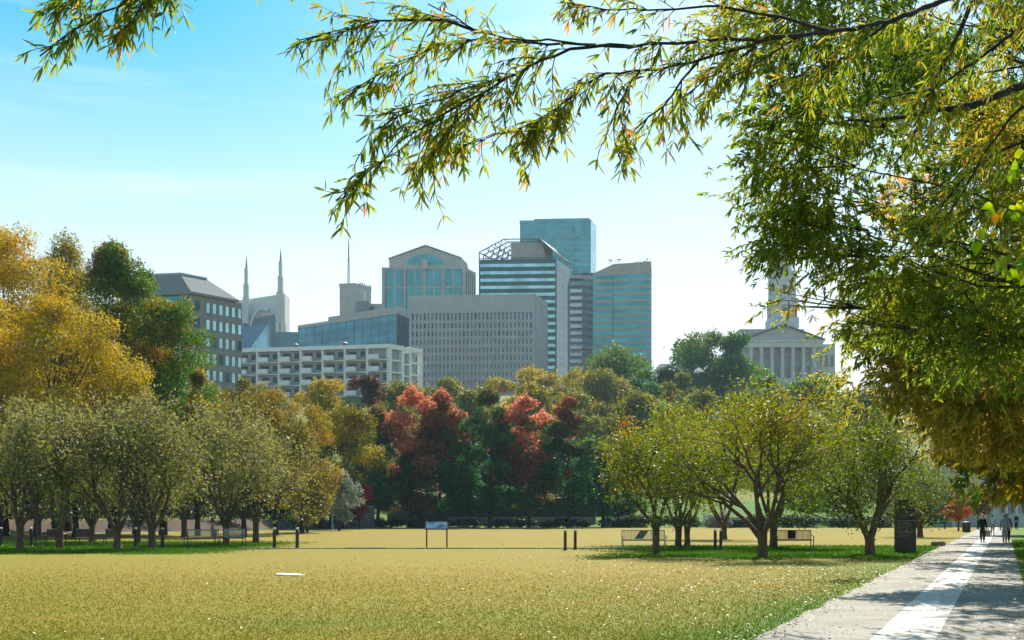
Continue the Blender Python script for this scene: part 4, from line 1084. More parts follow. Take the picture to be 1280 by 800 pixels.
# -- tower with two spires
def spire_tower():
    Y = 1000
    b = Bldg('spired_tower', 'pale tower with two tall pointed spires and an arched recess', (296, 1008), (356, 1000), (360, 1030), ZH(372, 1000), zb=30)
    k = Y / F
    zr, zl = ZH(367, Y), ZH(376, 1008)
    # body with a sloping top edge
    mb = MB(); th = 22
    L, C = b.L, b.C; B = A3((0, th))
    pts = [L, C, C + B, L + B]
    mb.hexa([(p[0], p[1], 30) for p in pts] + [(pts[0][0], pts[0][1], zl), (pts[1][0], pts[1][1], zr), (pts[2][0], pts[2][1], zr), (pts[3][0], pts[3][1], zl)])
    mb.build('wall', MC['lime'], b.root)
    # right flank flares outward towards the ground
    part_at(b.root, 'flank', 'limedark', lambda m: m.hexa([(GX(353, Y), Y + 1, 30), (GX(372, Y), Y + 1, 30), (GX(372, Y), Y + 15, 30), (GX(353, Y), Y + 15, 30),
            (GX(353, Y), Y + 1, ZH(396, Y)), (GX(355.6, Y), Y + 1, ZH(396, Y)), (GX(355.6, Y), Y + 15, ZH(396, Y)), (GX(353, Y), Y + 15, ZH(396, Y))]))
    for px in (347, 352.4):
        part_at(b.root, 'pilaster', 'lime', lambda m: m.box(GX(px - 1.6, Y - 3), GX(px + 1.6, Y - 3), Y - 3, Y + 2, 30, ZH(365, Y)))
    # arch band above the glass slope
    def arch(m):
        cx, cz = GX(331, Y), ZH(412, Y); rx, rz = 15.5 * k, 24 * k
        for i in range(14):
            a, c = math.pi * i / 14 * .62 + math.pi * .38, math.pi * (i + 1) / 14 * .62 + math.pi * .38
            p = [(cx + rx * s * math.cos(t), cz + rz * s * math.sin(t)) for t in (a, c) for s in (1, 1.16)]
            q = [p[0], p[1], p[3], p[2]]
            m.hexa([(x, Y - 4, z) for x, z in q] + [(x, Y + 1, z) for x, z in q])
    part_at(b.root, 'arch', 'limedark', arch)
    part_at(b.root, 'beacon_lamp', 'white', lambda m: m.lathe([(.2, -1), (1.3, -.6), (1.5, 0), (1.2, .7), (.2, 1)], 8, (GX(333.3, Y), Y - 5, ZH(388, Y))))
    # sloping glass roof, split by a diagonal
    y1, y0 = Y + .5, Y - 26
    A_, B_, C_, D_ = (GX(343, Y), y1, ZH(393, Y)), (GX(300, Y), y1 + 4, ZH(399, Y)), (GX(312, Y - 26), y0, ZH(437, Y - 26)), (GX(344, Y), y1, ZH(446, Y))
    E_ = (GX(292, Y - 26), y0, ZH(437, Y - 26))
    low = lambda p: (p[0], p[1], 35)
    part_at(b.root, 'glass_slope', 'slope_dark', lambda m: m.add([B_, A_, C_, E_, low(B_), low(C_), low(E_)], [(0, 3, 2, 1), (3, 6, 5, 2), (0, 4, 6, 3)]))
    part_at(b.root, 'glass_slope', 'slope_light', lambda m: m.add([A_, C_, D_, low(C_), low(D_)], [(0, 1, 2), (1, 3, 4, 2)]))
    for px, top, hs in ((308, 319, (405, 372, 355, 335.5)), (350.8, 310, (405, 366, 346, 327))):
        sp = MB(); x = GX(px, Y)
        w = [3.9, 3.0, 1.9]
        for i in range(3):
            sp.cbox(x - w[i] * k, x + w[i] * k, Y - 3.5 - .0 + i * .4, Y + 3 - i * .4, ZH(hs[i], Y), ZH(hs[i + 1], Y), .5)
        s_ = sp.build('spire', MC['limedark'], b.root)
        tp = MB(); tp.tube([(x, Y, ZH(hs[3], Y)), (x, Y, ZH((hs[3] + top) / 2, Y)), (x, Y, ZH(top, Y))], [1.0, .6, .12], 8)
        tp.build('needle', MC['steel'], s_)


spire_tower()


# -- white apartment block
def apartments():
    b = Bldg('apartment_block', 'long white concrete apartment block with rows of balconies', (268, 434), (487, 420), (528, 432), ZH(431.5, 420))
    b.body(m='grid', z1=b.zt - .4, inset=1.6)
    part_at(b.root, 'roof', 'white', lambda m: b.body(z0=b.zt - .4, z1=b.zt + .0, mb=m))
    nb = 8; bw = b.W / nb; fh = 4.2; nf = 7
    fr = MB(); fc = (b.front)
    for i in range(nb + 1): b.fb(fr, b.front, max(i * bw - .32, 0), min(i * bw + .32, b.W), b.zb, b.zt - .41, -1.59, .25)
    for k in range(nf + 1): b.fb(fr, b.front, 0, b.W, b.zt - .75 - k * fh - .17, b.zt - .75 - k * fh + .17, -1.58, .12)
    b.fb(fr, b.front, -.2, b.W + .2, b.zt - .9, b.zt + .45, -1.0, .32)
    fr.build('frame', MC['white'], b.root)
    sf = MB()
    for a0, a1 in ((0, .06), (.36, .44), (.60, .66), (.94, 1)): b.fb(sf, b.side, a0 * b.D, a1 * b.D, b.zb, b.zt + .45, -1.59, .1)
    for k in range(nf + 1):
        for a0, a1 in ((.06, .36), (.66, .94), (.44, .60)):
            o = .9 if a0 == .44 else 0
            b.fb(sf, b.side, a0 * b.D, a1 * b.D, b.zt - .9 - k * fh - .3 - o, b.zt - .9 - k * fh + .3 - o + (1.0 if k == 0 else 0), -1.58, .05)
    sf.build('side_frame', MC['white'], b.root)
    rng = np.random.default_rng(3)
    for i in range(nb):
        for k in range(nf):
            z0 = b.zt - .75 - (k + 1) * fh + .22; a = i * bw + .45; w = bw - .9
            if (i > 0 or k < 2) and k < 6:
                off = 0.02
                b.part('balcony', 'white', (b.front, a + off * w, a + (off + .52) * w, z0 - .1, z0 + 1.6, -.2, 1.35), )
                if k < 5 and rng.uniform() < .9:
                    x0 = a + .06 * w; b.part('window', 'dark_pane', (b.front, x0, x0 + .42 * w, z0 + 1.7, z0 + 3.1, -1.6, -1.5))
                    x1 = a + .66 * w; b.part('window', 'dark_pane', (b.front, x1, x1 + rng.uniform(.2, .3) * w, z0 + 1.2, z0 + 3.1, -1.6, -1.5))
    # roof vents
    for t in (.05, .42, .70):
        vb = MB(); p = b.L + b.u * (t * b.W) + b.v * 4; vb.lathe([(1.6, 0), (1.6, .3), (1.0, .9), (.9, 1.5), (1.3, 1.7), (.3, 2.2)], 10, (p[0], p[1], b.zt)); vb.build('roof_vent', MC['dark'], b.root)


apartments()


# -- blue glass block with stepped beige top
def glass_mid():
    b = Bldg('glass_office', 'low blue glass office with a stepped beige upper storey, behind the apartment block', (373, 604), (496, 560), (512, 574), ZH(389, 560))
    b.body(m='midglass')
    n = 6
    for k in range(n):
        z1 = b.zt - 1.8 - k * 4.3
        b.part('window_band', 'blue', (b.front, .3, b.W - .3, z1 - 2.7, z1, .0, .12))
        b.part('window_band', 'midglass', (b.side, .3, b.D - .3, z1 - 2.7, z1, .0, .12))
    m_ = MB()
    for i in range(13): b.fb(m_, b.front, b.W * i / 12 - .12, b.W * i / 12 + .12, b.zb, b.zt - .9, .0, .22)
    for i in range(5): b.fb(m_, b.side, b.D * i / 4 - .15, b.D * i / 4 + .15, b.zb, b.zt - .9, .0, .22)
    m_.build('mullions', MC['steel'], b.root)
    part_at(b.root, 'parapet', 'stone', lambda m: (b.fb(m, b.front, -.2, b.W + .2, b.zt - 1.2, b.zt + .3, -.5, .3), b.fb(m, b.side, .3, b.D, b.zt - 1.2, b.zt + .3, -.5, .3)))
    O = b.L + b.u * b.W * .26 + b.v * 6; E = b.C - b.u * 2.0 + b.v * 6; R = b.R - b.u * 2
    Bk = O + (R - E)
    part_at(b.root, 'upper_storey', 'stone', lambda m: m.hexa([(q[0], q[1], b.zt) for q in (O, E, R, Bk)] + [(q[0], q[1], b.zt + 3.6) for q in (O, E, R, Bk)]))
    # lower wing on the far left
    part_at(b.root, 'low_wing', 'midglass', lambda m: m.box(GX(344, 640), GX(378, 640), 640, 655, b.zb, ZH(415, 640)))


glass_mid()


# -- brown tower with a mast
def mast_tower():
    Y = 760
    b = Bldg('mast_tower', 'brown concrete tower with a tall radio mast', (424.5, 762), (443, 760), (464, 772), ZH(357, 760))
    b.body(m='stone')
    part_at(b.root, 'parapet', 'concrete', lambda m: (b.fb(m, b.front, -.3, b.W + .3, b.zt - .5, b.zt + 1.6, -.8, .3), b.fb(m, b.side, .3, b.D, b.zt - .5, b.zt + 1.6, -.8, .3)))
    b.part('light_panel', 'lime', (b.side, b.D * .5, b.D * .68, b.zb, b.zt - 1.5, .0, .15))
    x, y = b.L + b.u * 3 + b.v * 4
    ms = MB()
    zb, zt = b.zt, ZH(293, Y)
    for dx, dy in ((-.8, -.5), (.8, -.5), (0, .9)): ms.tube([(x + dx, y + dy, zb), (x + dx * .5, y + dy * .5, zb + (zt - zb) * .55)], .16, 4)
    ms.tube([(x, y, zb + (zt - zb) * .5), (x, y, zb + (zt - zb) * .8), (x, y, zt)], [.55, .4, .12], 6)
    for i in range(12):
        f = i / 12; z = zb + (zt - zb) * .55 * f; s = 1 - .5 * f; s2 = s - .04; z2 = z + (zt - zb) * .045
        for (a, c) in (((-.8, -.5), (.8, -.5)), ((.8, -.5), (0, .9)), ((0, .9), (-.8, -.5))): ms.tube([(x + a[0] * s, y + a[1] * s, z), (x + c[0] * s2, y + c[1] * s2, z2)], .09, 3)
    ms.build('mast', MC['steel'], b.root)
    rng = np.random.default_rng(2)
    for i in range(9):
        t = rng.uniform(.1, .95); p = b.C + b.v * b.D * t; h = rng.uniform(1.5, 4)
        am = MB(); am.tube([(p[0], p[1], b.zt), (p[0], p[1], b.zt + h)], .12, 4); am.tube([(p[0] - .4, p[1], b.zt + h * .7), (p[0] + .5, p[1], b.zt + h * .75)], .3, 6); am.build('antenna', MC['steel'], b.root)
    # lower block in front
    part_at(b.root, 'plant_room', 'concrete', lambda m: m.box(GX(443, 750), GX(468, 750), 748, 759, b.zb, ZH(384, 750)))
    part_at(b.root, 'plant_room', 'steel', lambda m: m.box(GX(446, 746), GX(462, 746), 744, 747.9, b.zb, ZH(377, 746)))
    part_at(b.root, 'low_wing', 'concrete', lambda m: m.box(GX(462, 752), GX(478, 752), 748, 775, b.zb, ZH(381, 752)))


mast_tower()


# -- gabled tower
def gabled_tower():
    Y = 700; k = Y / F
    b = Bldg('gabled_tower', 'stone and teal glass tower with a wide gabled top and arched fanlight', (479, 702), (581, 700), (593.5, 716), ZH(333.5, 700))
    b.body(m='stone')
    bays = [(.035, .245), (.285, .495), (.52, .725), (.755, .965)]
    z0 = ZH(440, Y); zm = ZH(359, Y)
    for a0, a1 in bays:
        w = (a1 - a0) * b.W; A0 = a0 * b.W
        for h in (0, 1):
            s0 = A0 + w * (.06 if h == 0 else .54); s1 = A0 + w * (.46 if h == 0 else .94)
            b.part('glass_strip', 'teal', (b.front, s0, s1, zm + .5, b.zt - 1.4, .0, .06))
            b.part('glass_strip', 'teal', (b.front, s0, s1, z0, zm - .5, .0, .06))
    m_ = MB()
    for a0, a1 in bays:
        for a in (a0, a1): b.fb(m_, b.front, a * b.W - .3, a * b.W + .3, z0, b.zt - 1.2, .0, .14)
        for j in (.18, .34, .66, .82): b.fb(m_, b.front, (a0 + (a1 - a0) * j) * b.W - .1, (a0 + (a1 - a0) * j) * b.W + .1, z0, b.zt - 1.3, .061, .16)
    m_.build('mullions', MC['darkglass'], b.root)
    p_ = MB()
    for a in (.0, .265, .508, .74, .985): b.fb(p_, b.front, a * b.W - .75, a * b.W + .75, b.zb, b.zt, .0, .7)
    for z in (zm, b.zt - .8): b.fb(p_, b.front, -.3, b.W + .3, z - .5, z + .5, .0, .5)
    for i in range(6): b.fb(p_, b.side, b.D * i / 5 - .5, b.D * i / 5 + .5, b.zb, b.zt - .1, .0, .5)
    p_.build('pilasters', MC['stone'], b.root)
    for i in range(5): b.part('glass_strip', 'midglass', (b.side, b.D * (i + .2) / 5, b.D * (i + .8) / 5, z0, b.zt - 2, .0, .1))
    # gable block: px 486..575 eaves at y 320, apex 532,307
    X = lambda px: GX(px, Y + 1)
    gable = [(486.5, 335), (576, 335), (576, 322.5), (532, 307.5), (486.5, 323.5)]
    g = MB(); n = len(gable)
    g.add([(X(p), Y + .8, ZH(q, Y)) for p, q in gable] + [(X(p) + 4, Y + 46, ZH(q, Y)) for p, q in gable],
          [tuple(range(n))[::1]] + [tuple(range(2 * n - 1, n - 1, -1))] + [(i, n + i, n + (i + 1) % n, (i + 1) % n) for i in range(n)])
    gb = g.build('gable', MC['stone'], b.root)
    r = MB()
    for p, q in (((485.5, 323.8), (532, 307)), ((532, 307), (577, 322.8))):
        r.hexa([(X(p[0]), Y - .2, ZH(p[1], Y)), (X(q[0]), Y - .2, ZH(q[1], Y)), (X(q[0]) + 4, Y + 46.5, ZH(q[1], Y)), (X(p[0]) + 4, Y + 46.5, ZH(p[1], Y)),
                (X(p[0]), Y - .2, ZH(p[1] - 1.2, Y)), (X(q[0]), Y - .2, ZH(q[1] - 1.2, Y)), (X(q[0]) + 4, Y + 46.5, ZH(q[1] - 1.2, Y)), (X(p[0]) + 4, Y + 46.5, ZH(p[1] - 1.2, Y))])
    r.build('roof', MC['roofgrey'], b.root)
    f = MB(); N_ = 20
    arc = [(531.5 + 23 * math.cos(math.pi * i / N_), 330.5 - 13 * math.sin(math.pi * i / N_)) for i in range(N_ + 1)]
    f.add([(X(p), Y + .5, ZH(q, Y)) for p, q in arc] + [(X(p), Y + .9, ZH(q, Y)) for p, q in arc], [tuple(range(N_ + 1))] + [(i, N_ + 1 + i, N_ + 2 + i, i + 1) for i in range(N_)])
    f.build('fanlight', MC['teal'], b.root)
    part_at(b.root, 'keystone_block', 'stone', lambda m: m.cbox(X(528), X(535), Y - 2, Y + .4, ZH(337, Y), ZH(324.5, Y), .4))
    part_at(b.root, 'finial', 'stone', lambda m: m.cbox(X(530.5), X(533.5), Y - 1, Y + 1, ZH(308, Y), ZH(306, Y), .3))
    part_at(b.root, 'corner_block', 'stone', lambda m: m.hexa([(X(576), Y + 1, b.zt), (X(584), Y + 6, b.zt), (X(584), Y + 40, b.zt), (X(576), Y + 40, b.zt), (X(576), Y + 1, ZH(321, Y)), (X(584), Y + 6, ZH(327, Y)), (X(584), Y + 40, ZH(327, Y)), (X(576), Y + 40, ZH(321, Y))]))


gabled_tower()


# -- concrete grid office
def grid_office():
    b = Bldg('concrete_office', 'wide grey concrete office block with a grid of narrow windows', (511.5, 524), (668.5, 520), (683.5, 541), ZH(368.3, 520))
    b.body(m='concrete', z1=b.zt, inset=.6)
    n = 31; bw = b.W * .97 / n; a00 = b.W * .015; fh = 10.2 / F * 520
    zrow = [ZH(399, 520) - fh * 1.0 * k for k in range(10)]
    w_ = MB()
    for i in range(n + 1):
        a = a00 + i * bw; b.fb(w_, b.front, max(a - bw * .24, 0), min(a + bw * .24, b.W), b.zb, b.zt - 7.6, -.62, .35)
    prev = None
    zt = b.zt - 7.6
    b.fb(w_, b.front, 0, b.W, b.zt - 7.62, b.zt + .25, -.62, .5)
    for k, z in enumerate(zrow):
        b.fb(w_, b.front, .0, b.W, z - fh * .30 - .35, z - .0, -.61, .12) if k else b.fb(w_, b.front, 0, b.W, z - fh * .36, z, -.61, .12)
    b.fb(w_, b.front, -.0, a00 + .2, b.zb, b.zt, -.6, .52); b.fb(w_, b.front, b.W - a00 - .2, b.W, b.zb, b.zt, -.6, .52)
    b.fb(w_, b.side, 0, b.D, b.zb, b.zt + .25, -.61, .4)
    w_.build('facade', MC['concrete'], b.root)
    rng = np.random.default_rng(4); rest = MB(); cnt = 0
    for k, z in enumerate(zrow):
        zt_ = (b.zt - 7.6) if k == 0 else zrow[k - 1] - fh * .33
        for i in range(n):
            a = a00 + i * bw + bw * .24; q = (b.front, a, a + bw * .52, z, zt_, -.59, -.45)
            if cnt < 93: b.part('window', ('window', 'window', 'darkglass', 'midglass')[rng.integers(0, 4)], q); cnt += 1
            else: b.fb(rest, *q)
    o = rest.build('window', MC['window'], b.root); o['kind'] = 'stuff'


grid_office()


# -- dark striped tower with an open roof frame
def striped_tower():
    Y = 620; k = Y / F
    b = Bldg('striped_tower', 'dark tower with pale horizontal stripes and an open steel frame sloping on its roof', (599, 622), (695, 620), (713, 645), ZH(323.5, 620))
    b.body(m='darkglass')
    n = 15
    for i in range(n):
        z = ZH(331, Y) - i * 3.78
        b.part('window_band', 'paleglass', (b.front, .5, b.W - .4, z - .85, z + .75, .0, .12))
    m_ = MB()
    for i in range(33): b.fb(m_, b.front, b.W * (i + .5) / 33 - .05, b.W * (i + .5) / 33 + .05, b.zb, b.zt - .5, .121, .2)
    b.fb(m_, b.front, -.2, .4, b.zb, b.zt, .0, .3); b.fb(m_, b.front, b.W - .35, b.W + .3, b.zb, b.zt, .0, .3)
    m_.build('mullions', MC['dark'], b.root)
    for i in range(14):
        z = ZH(337, 630) - i * 3.78; b.part('window_band', 'darkglass', (b.side, .6, b.D * .5, z - 1.2, z + 1.0, .0, .1)); b.part('window_band', 'darkglass', (b.side, b.D * .55, b.D - .5, z - 1.2, z + 1.0, .0, .1))
    # plant room on the roof
    P = lambda a, c: b.L + b.u * a * b.W + b.v * c * b.D
    part_at(b.root, 'plant_room', 'beige', lambda m: m.hexa([(q[0], q[1], b.zt) for q in (P(.36, .25), P(.82, .25), P(.82, .85), P(.36, .85))] + [(q[0], q[1], ZH(302.5, 626)) for q in (P(.36, .25), P(.78, .25), P(.78, .85), P(.36, .85))]))
    # open frame
    fr = MB(); zT = ZH(300.5, 624); zE = ZH(315.5, 622); zR = ZH(326, 640)
    def bar(p, z0, q, z1, r=.28): fr.tube([(p[0], p[1], z0), (q[0], q[1], z1)], r, 4)
    for c in (0, .25, .5, .75, 1):
        bar(P(0, c), zE, P(.32, c), zT); bar(P(.32, c), zT, P(.78, c), zT); bar(P(.78, c), zT, P(1, c), ZH(316, 620) if c < .5 else zE)
        bar(P(0, c), b.zt, P(0, c), zE)
        for a in (.08, .16, .24): bar(P(a, c), b.zt, P(a + .06, c), zE + (zT - zE) * (a + .06) / .32, .16)
        for a in (.0, .1, .2): bar(P(a, c), zE + (zT - zE) * a / .32, P(a + .1, c), b.zt + 2.0 + a * 10, .16)
    for a in (0, .08, .16, .24, .32, .55, .78):
        z = zE + (zT - zE) * min(a / .32, 1); bar(P(a, 0), z, P(a, 1), z, .22)
    for a in (.8, .86, .92, .97, 1): bar(P(a, 0), zT + (ZH(316, 620) - zT) * (a - .78) / .22, P(a, 1), zT + (ZH(318, 620) - zT) * (a - .78) / .22, .3)
    bar(P(0, 0), zE, P(0, 1), zE); bar(P(0, 0), b.zt + .6, P(1, 0), b.zt + .6, .2)
    for c in (0, .2, .4, .6, .8, 1): bar(P(1, c), b.zt, P(1, c), ZH(316, 620), .2)
    bar(P(1, 0), ZH(316, 620), P(1, 1), ZH(316.5, 620), .3)
    # sheeted right slope
    fr.build('roof_frame', MC['dark'], b.root)
    part_at(b.root, 'roof', 'dark', lambda m: m.add([(*P(.72, .02), zT + .3), (*P(.79, .02), zT + .3), (*P(1.0, .02), ZH(315.5, 620)), (*P(.72, .98), zT + .3), (*P(.79, .98), zT + .3), (*P(1, .98), ZH(315.5, 620)),
                                                  (*P(.72, .02), zT - .1), (*P(.79, .02), zT - .1), (*P(1.0, .02), ZH(316.6, 620)), (*P(.72, .98), zT - .1), (*P(.79, .98), zT - .1), (*P(1, .98), ZH(316.6, 620))],
            [(0, 1, 4, 3), (1, 2, 5, 4), (9, 10, 7, 6), (10, 11, 8, 7), (0, 6, 7, 1), (1, 7, 8, 2), (2, 8, 11, 5), (3, 4, 10, 9), (4, 5, 11, 10), (0, 3, 9, 6)]))


striped_tower()


# -- tallest glass tower
def glass_tower():
    b = Bldg('glass_tower', 'tallest tower, plain teal glass slab rising behind the striped tower', (649.5, 904), (738.5, 900), (745.5, 922), ZH(274, 900))
    b.body(m='darkglass', inset=.2)
    seams = [0, .155, .765, 1]
    fh = 4.2; nf = 28
    for i in range(nf):
        z1 = b.zt - 2.5 - i * fh
        for j in range(3): b.part('window_band', 'teal', (b.front, seams[j] * b.W + .25, seams[j + 1] * b.W - .25, z1 - fh + .28, z1, -.21, .05 if j != 1 else .45))
        b.part('window_band', 'paleglass', (b.side, .25, b.D - .2, z1 - fh + .28, z1, -.21, .05))
    b.part('parapet', 'teal', (b.front, 0, b.W, b.zt - 2.4, b.zt, -.21, .1)); b.part('parapet', 'paleglass', (b.side, 0.1, b.D, b.zt - 2.4, b.zt, -.21, .1))
    part_at(b.root, 'roof_screen', 'teal', lambda m: b.fb(m, b.front, b.W * .2, b.W * .98, b.zt, b.zt + 1.2, -3, -1))
    m_ = MB()
    for i in range(1, 45): b.fb(m_, b.front, b.W * i / 45 - .04, b.W * i / 45 + .04, b.zt - 120, b.zt - .1, .451 if .16 < i / 45 < .76 else .06, .56 if .16 < i / 45 < .76 else .15)
    for i in range(0, nf, 4): b.fb(m_, b.front, 0, b.W, b.zt - 2.5 - i * fh, b.zt - 2.3 - i * fh, .05, .5)
    m_.build('mullions', MC['darkglass'], b.root)
    o = MB()
    for i in range(16): b.fb(o, b.front, b.W * .765, b.W * .83, b.zt - 14 - i * fh * 2, b.zt - 13.2 - i * fh * 2, .052, .4)
    o.build('louvres', MC['dark'], b.root)


glass_tower()


# -- banded tower on the right of the cluster
def banded_tower():
    Y = 560
    b = Bldg('banded_tower', 'tower of alternating beige and teal glass bands with a lower balconied wing', (741, 566), (814, 560), (815.3, 590), ZH(328, 560))
    b.body(m='midglass', z1=b.zt - 5.2)
    seam = b.W * (766.5 - 741) / 73; n = 17; fh = 8.75 / F * 560
    for i in range(n):
        z = b.zt - 5.2 - i * fh
        for a0, a1 in ((.15, seam - .25), (seam + .1, b.W)):
            b.part('window_band', 'teal', (b.front, a0, a1, z - fh * .56, z - .02, .0, .1))
            b.part('spandrel_band', 'beige', (b.front, a0, a1, z - fh + .02, z - fh * .56, .0, .3))
    b.part('seam', 'dark', (b.front, seam - .22, seam + .08, b.zb, b.zt - 5.2, .0, .05))
    # beige top: sloping on the left
    m = MB(); p = [b.L, b.L + b.u * seam, b.C, b.R, b.L + (b.R - b.C)]; z0 = b.zt - 5.19
    tops = [b.zt - 4.0, b.zt, b.zt + .6, b.zt + .6, b.zt - 4.0]
    m.add([(q[0], q[1], z0) for q in p] + [(q[0], q[1], t) for q, t in zip(p, tops)], [(4, 3, 2, 1, 0), (5, 6, 9), (6, 7, 8, 9)] + [(i, (i + 1) % 5, 5 + (i + 1) % 5, 5 + i) for i in range(5)])
    m.build('parapet', MC['beige'], b.root)
    rng = np.random.default_rng(6)
    for px in (762, 764, 770, 773, 775, 795, 797, 801, 806, 809):
        h = rng.uniform(1, 2.2); x = GX(px, Y + 4); am = MB(); am.tube([(x, Y + 4, b.zt), (x, Y + 4, b.zt + .5 + h)], .1, 4)
        if rng.uniform() < .5: am.lathe([(.1, 0), (.55, .2), (.6, .5), (.2, .6)], 8, (x, Y + 4, b.zt + h))
        am.build('antenna', MC['steel'], b.root)
    # balconied wing
    x0, x1 = GX(712, 590), GX(742, 590); zt = ZH(346, 590); fh2 = 8.75 / F * 590
    wg = part_at(b.root, 'balcony_wing', 'midglass', lambda m: m.box(x0, x1, 588, 612, b.zb, zt))
    for i in range(14):
        z = zt - i * fh2; xm = x0 + (x1 - x0) * .5
        part_at(b.root, 'spandrel_band', 'beige', lambda m: m.box(xm + .1, x1 - .2, 587.2, 587.99, z - fh2 * .52, z))
        part_at(b.root, 'balcony', 'beige' if i < 2 else 'white', lambda m: m.box(x0 + .1, xm, 585.2, 587.99, z - fh2 * .5, z - .1 if i else z))
        if i > 1:
            part_at(b.root, 'window', 'window', lambda m: (m.box(x0 + .4, x0 + 1.9, 587.7, 587.99, z - fh2 * .98, z - fh2 * .52), m.box(x0 + 2.6, x0 + 4.8, 587.7, 587.99, z - fh2 * .98, z - fh2 * .52)))
    part_at(b.root, 'roof_pergola', 'steel', lambda m: [m.box(x0 + 2 + i * 2.2, x0 + 2.5 + i * 2.2, 590, 596, zt, zt + 1.6) for i in range(5)] and m.box(x0 + 1.5, x0 + 12, 589.6, 596.5, zt + 1.61, zt + 1.9))


banded_tower()


# -- columned capitol with its lantern tower
def capitol():
    Y = 500; k = Y / F; X = lambda px, y=Y: GX(px, y); Z = lambda py, y=Y: ZH(py, y)
    zb = Tz(X(978), Y) - 3
    root = thing('capitol', 'columned stone capitol with a pediment and a tall lantern tower', 'building', (X(978), Y, zb))
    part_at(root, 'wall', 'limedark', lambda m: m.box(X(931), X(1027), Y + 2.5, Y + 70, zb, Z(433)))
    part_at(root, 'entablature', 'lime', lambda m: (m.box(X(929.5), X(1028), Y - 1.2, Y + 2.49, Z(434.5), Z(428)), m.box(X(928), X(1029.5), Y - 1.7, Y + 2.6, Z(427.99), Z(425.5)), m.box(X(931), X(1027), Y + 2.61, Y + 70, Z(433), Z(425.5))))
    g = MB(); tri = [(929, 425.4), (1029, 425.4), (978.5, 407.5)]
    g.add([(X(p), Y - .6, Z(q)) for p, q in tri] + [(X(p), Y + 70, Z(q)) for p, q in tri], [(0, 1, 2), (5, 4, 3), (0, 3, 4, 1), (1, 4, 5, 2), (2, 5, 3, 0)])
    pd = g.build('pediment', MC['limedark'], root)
    rk = MB()
    for p, q in (((926.5, 425.6), (978.5, 406.6)), ((978.5, 406.6), (1030.5, 425.6))):
        rk.hexa([(X(p[0]), Y - 1.9, Z(p[1])), (X(q[0]), Y - 1.9, Z(q[1])), (X(q[0]), Y + 70.5, Z(q[1])), (X(p[0]), Y + 70.5, Z(p[1])),
                 (X(p[0]), Y - 1.9, Z(p[1] - 1.5)), (X(q[0]), Y - 1.9, Z(q[1] - 1.5)), (X(q[0]), Y + 70.5, Z(q[1] - 1.5)), (X(p[0]), Y + 70.5, Z(p[1] - 1.5))])
    rk.build('roof', MC['roofgrey'], root)
    for i in range(7):
        px = 939 + 13.1 * i; c = MB()
        c.lathe([(1.05, 0), (1.05, .4), (.88, .6), (.86, 4), (.76, Z(436.5) - Z(473) - .4), (.95, Z(436.5) - Z(473)), (1.1, Z(434.6) - Z(473))], 14, (X(px), Y + .3, Z(473)))
        c.build('column', MC['lime'], root, smooth=True)
    for i in range(6):
        px = 945.5 + 13.1 * i
        for y0, y1 in ((450, 439), (471, 457)):
            w = part_at(root, 'window', 'window', lambda m: m.box(X(px - 3), X(px + 3), Y + 2.40, Y + 2.49, Z(y0), Z(y1)))
            part_at(w, 'frame', 'lime', lambda m: [m.box(X(px - 3.6), X(px + 3.6), Y + 2.25, Y + 2.49, Z(y1), Z(y1 - .9)), m.box(X(px - 3.7), X(px + 3.7), Y + 2.2, Y + 2.49, Z(y0 + .9), Z(y0)), m.box(X(px - .2), X(px + .2), Y + 2.3, Y + 2.399, Z(y0), Z(y1))])
    part_at(root, 'podium', 'lime', lambda m: m.box(X(927), X(1031), Y - 2.5, Y + 2.49, zb, Z(473)))
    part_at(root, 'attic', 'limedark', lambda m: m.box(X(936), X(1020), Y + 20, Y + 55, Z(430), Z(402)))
    # side wing to the right, its sunlit look put into the paler stone
    part_at(root, 'side_wing', 'lime', lambda m: m.box(X(1027.1), X(1052), Y + 10, Y + 66, zb, Z(426)))
    for px in (1033, 1041, 1048):
        part_at(root, 'window', 'window', lambda m: m.box(X(px - 2), X(px + 2), Y + 9.85, Y + 9.99, Z(455), Z(440)))
    # tower
    cx, cy = GX(977.5, Y + 36), Y + 36
    XX = lambda d: d * (Y + 36) / F; ZZ = lambda py: ZH(py, Y + 36)
    def ringbox(m, w, z0, z1): m.cbox(cx - XX(w), cx + XX(w), cy - XX(w), cy + XX(w), z0, z1, .35)
    part_at(root, 'tower_base', 'lime', lambda m: ringbox(m, 17.5, ZZ(412), ZZ(399)))
    tw = MB()
    def stage(w, z0, z1, ow, oz0, oz1):
        """four corner piers and panels leave openings through the tower"""
        for sx in (-1, 1):
            for sy in (-1, 1):
                xa, xb = sorted((sx * XX(ow), sx * XX(w))); ya, yb = sorted((sy * XX(ow), sy * XX(w)))
                tw.box(cx + xa, cx + xb, cy + ya, cy + yb, z0, z1)
        tw.box(cx - XX(w) + .05, cx + XX(w) - .05, cy - XX(w) + .05, cy + XX(w) - .05, z0 - .01, oz0); tw.box(cx - XX(w) + .05, cx + XX(w) - .05, cy - XX(w) + .05, cy + XX(w) - .05, oz1, z1 + .01)
    stage(15.5, ZZ(399), ZZ(378), 4.2, ZZ(397.5), ZZ(386)); stage(14.2, ZZ(375), ZZ(345), 2.8, ZZ(370), ZZ(358.5))
    t_ = tw.build('lantern_tower', MC['lime'], root)
    part_at(root, 'cornice', 'lime', lambda m: ringbox(m, 17, ZZ(378) + .02, ZZ(375) - .02)); part_at(root, 'cornice', 'lime', lambda m: ringbox(m, 15.6, ZZ(345) + .02, ZZ(341)))
    part_at(root, 'lantern', 'lime', lambda m: m.lathe([(XX(12), ZZ(341)), (XX(12), ZZ(320)), (XX(13), ZZ(319)), (XX(8), ZZ(312)), (XX(2), ZZ(300)), (XX(.6), ZZ(285))], 16, (cx, cy, 0)))


capitol()


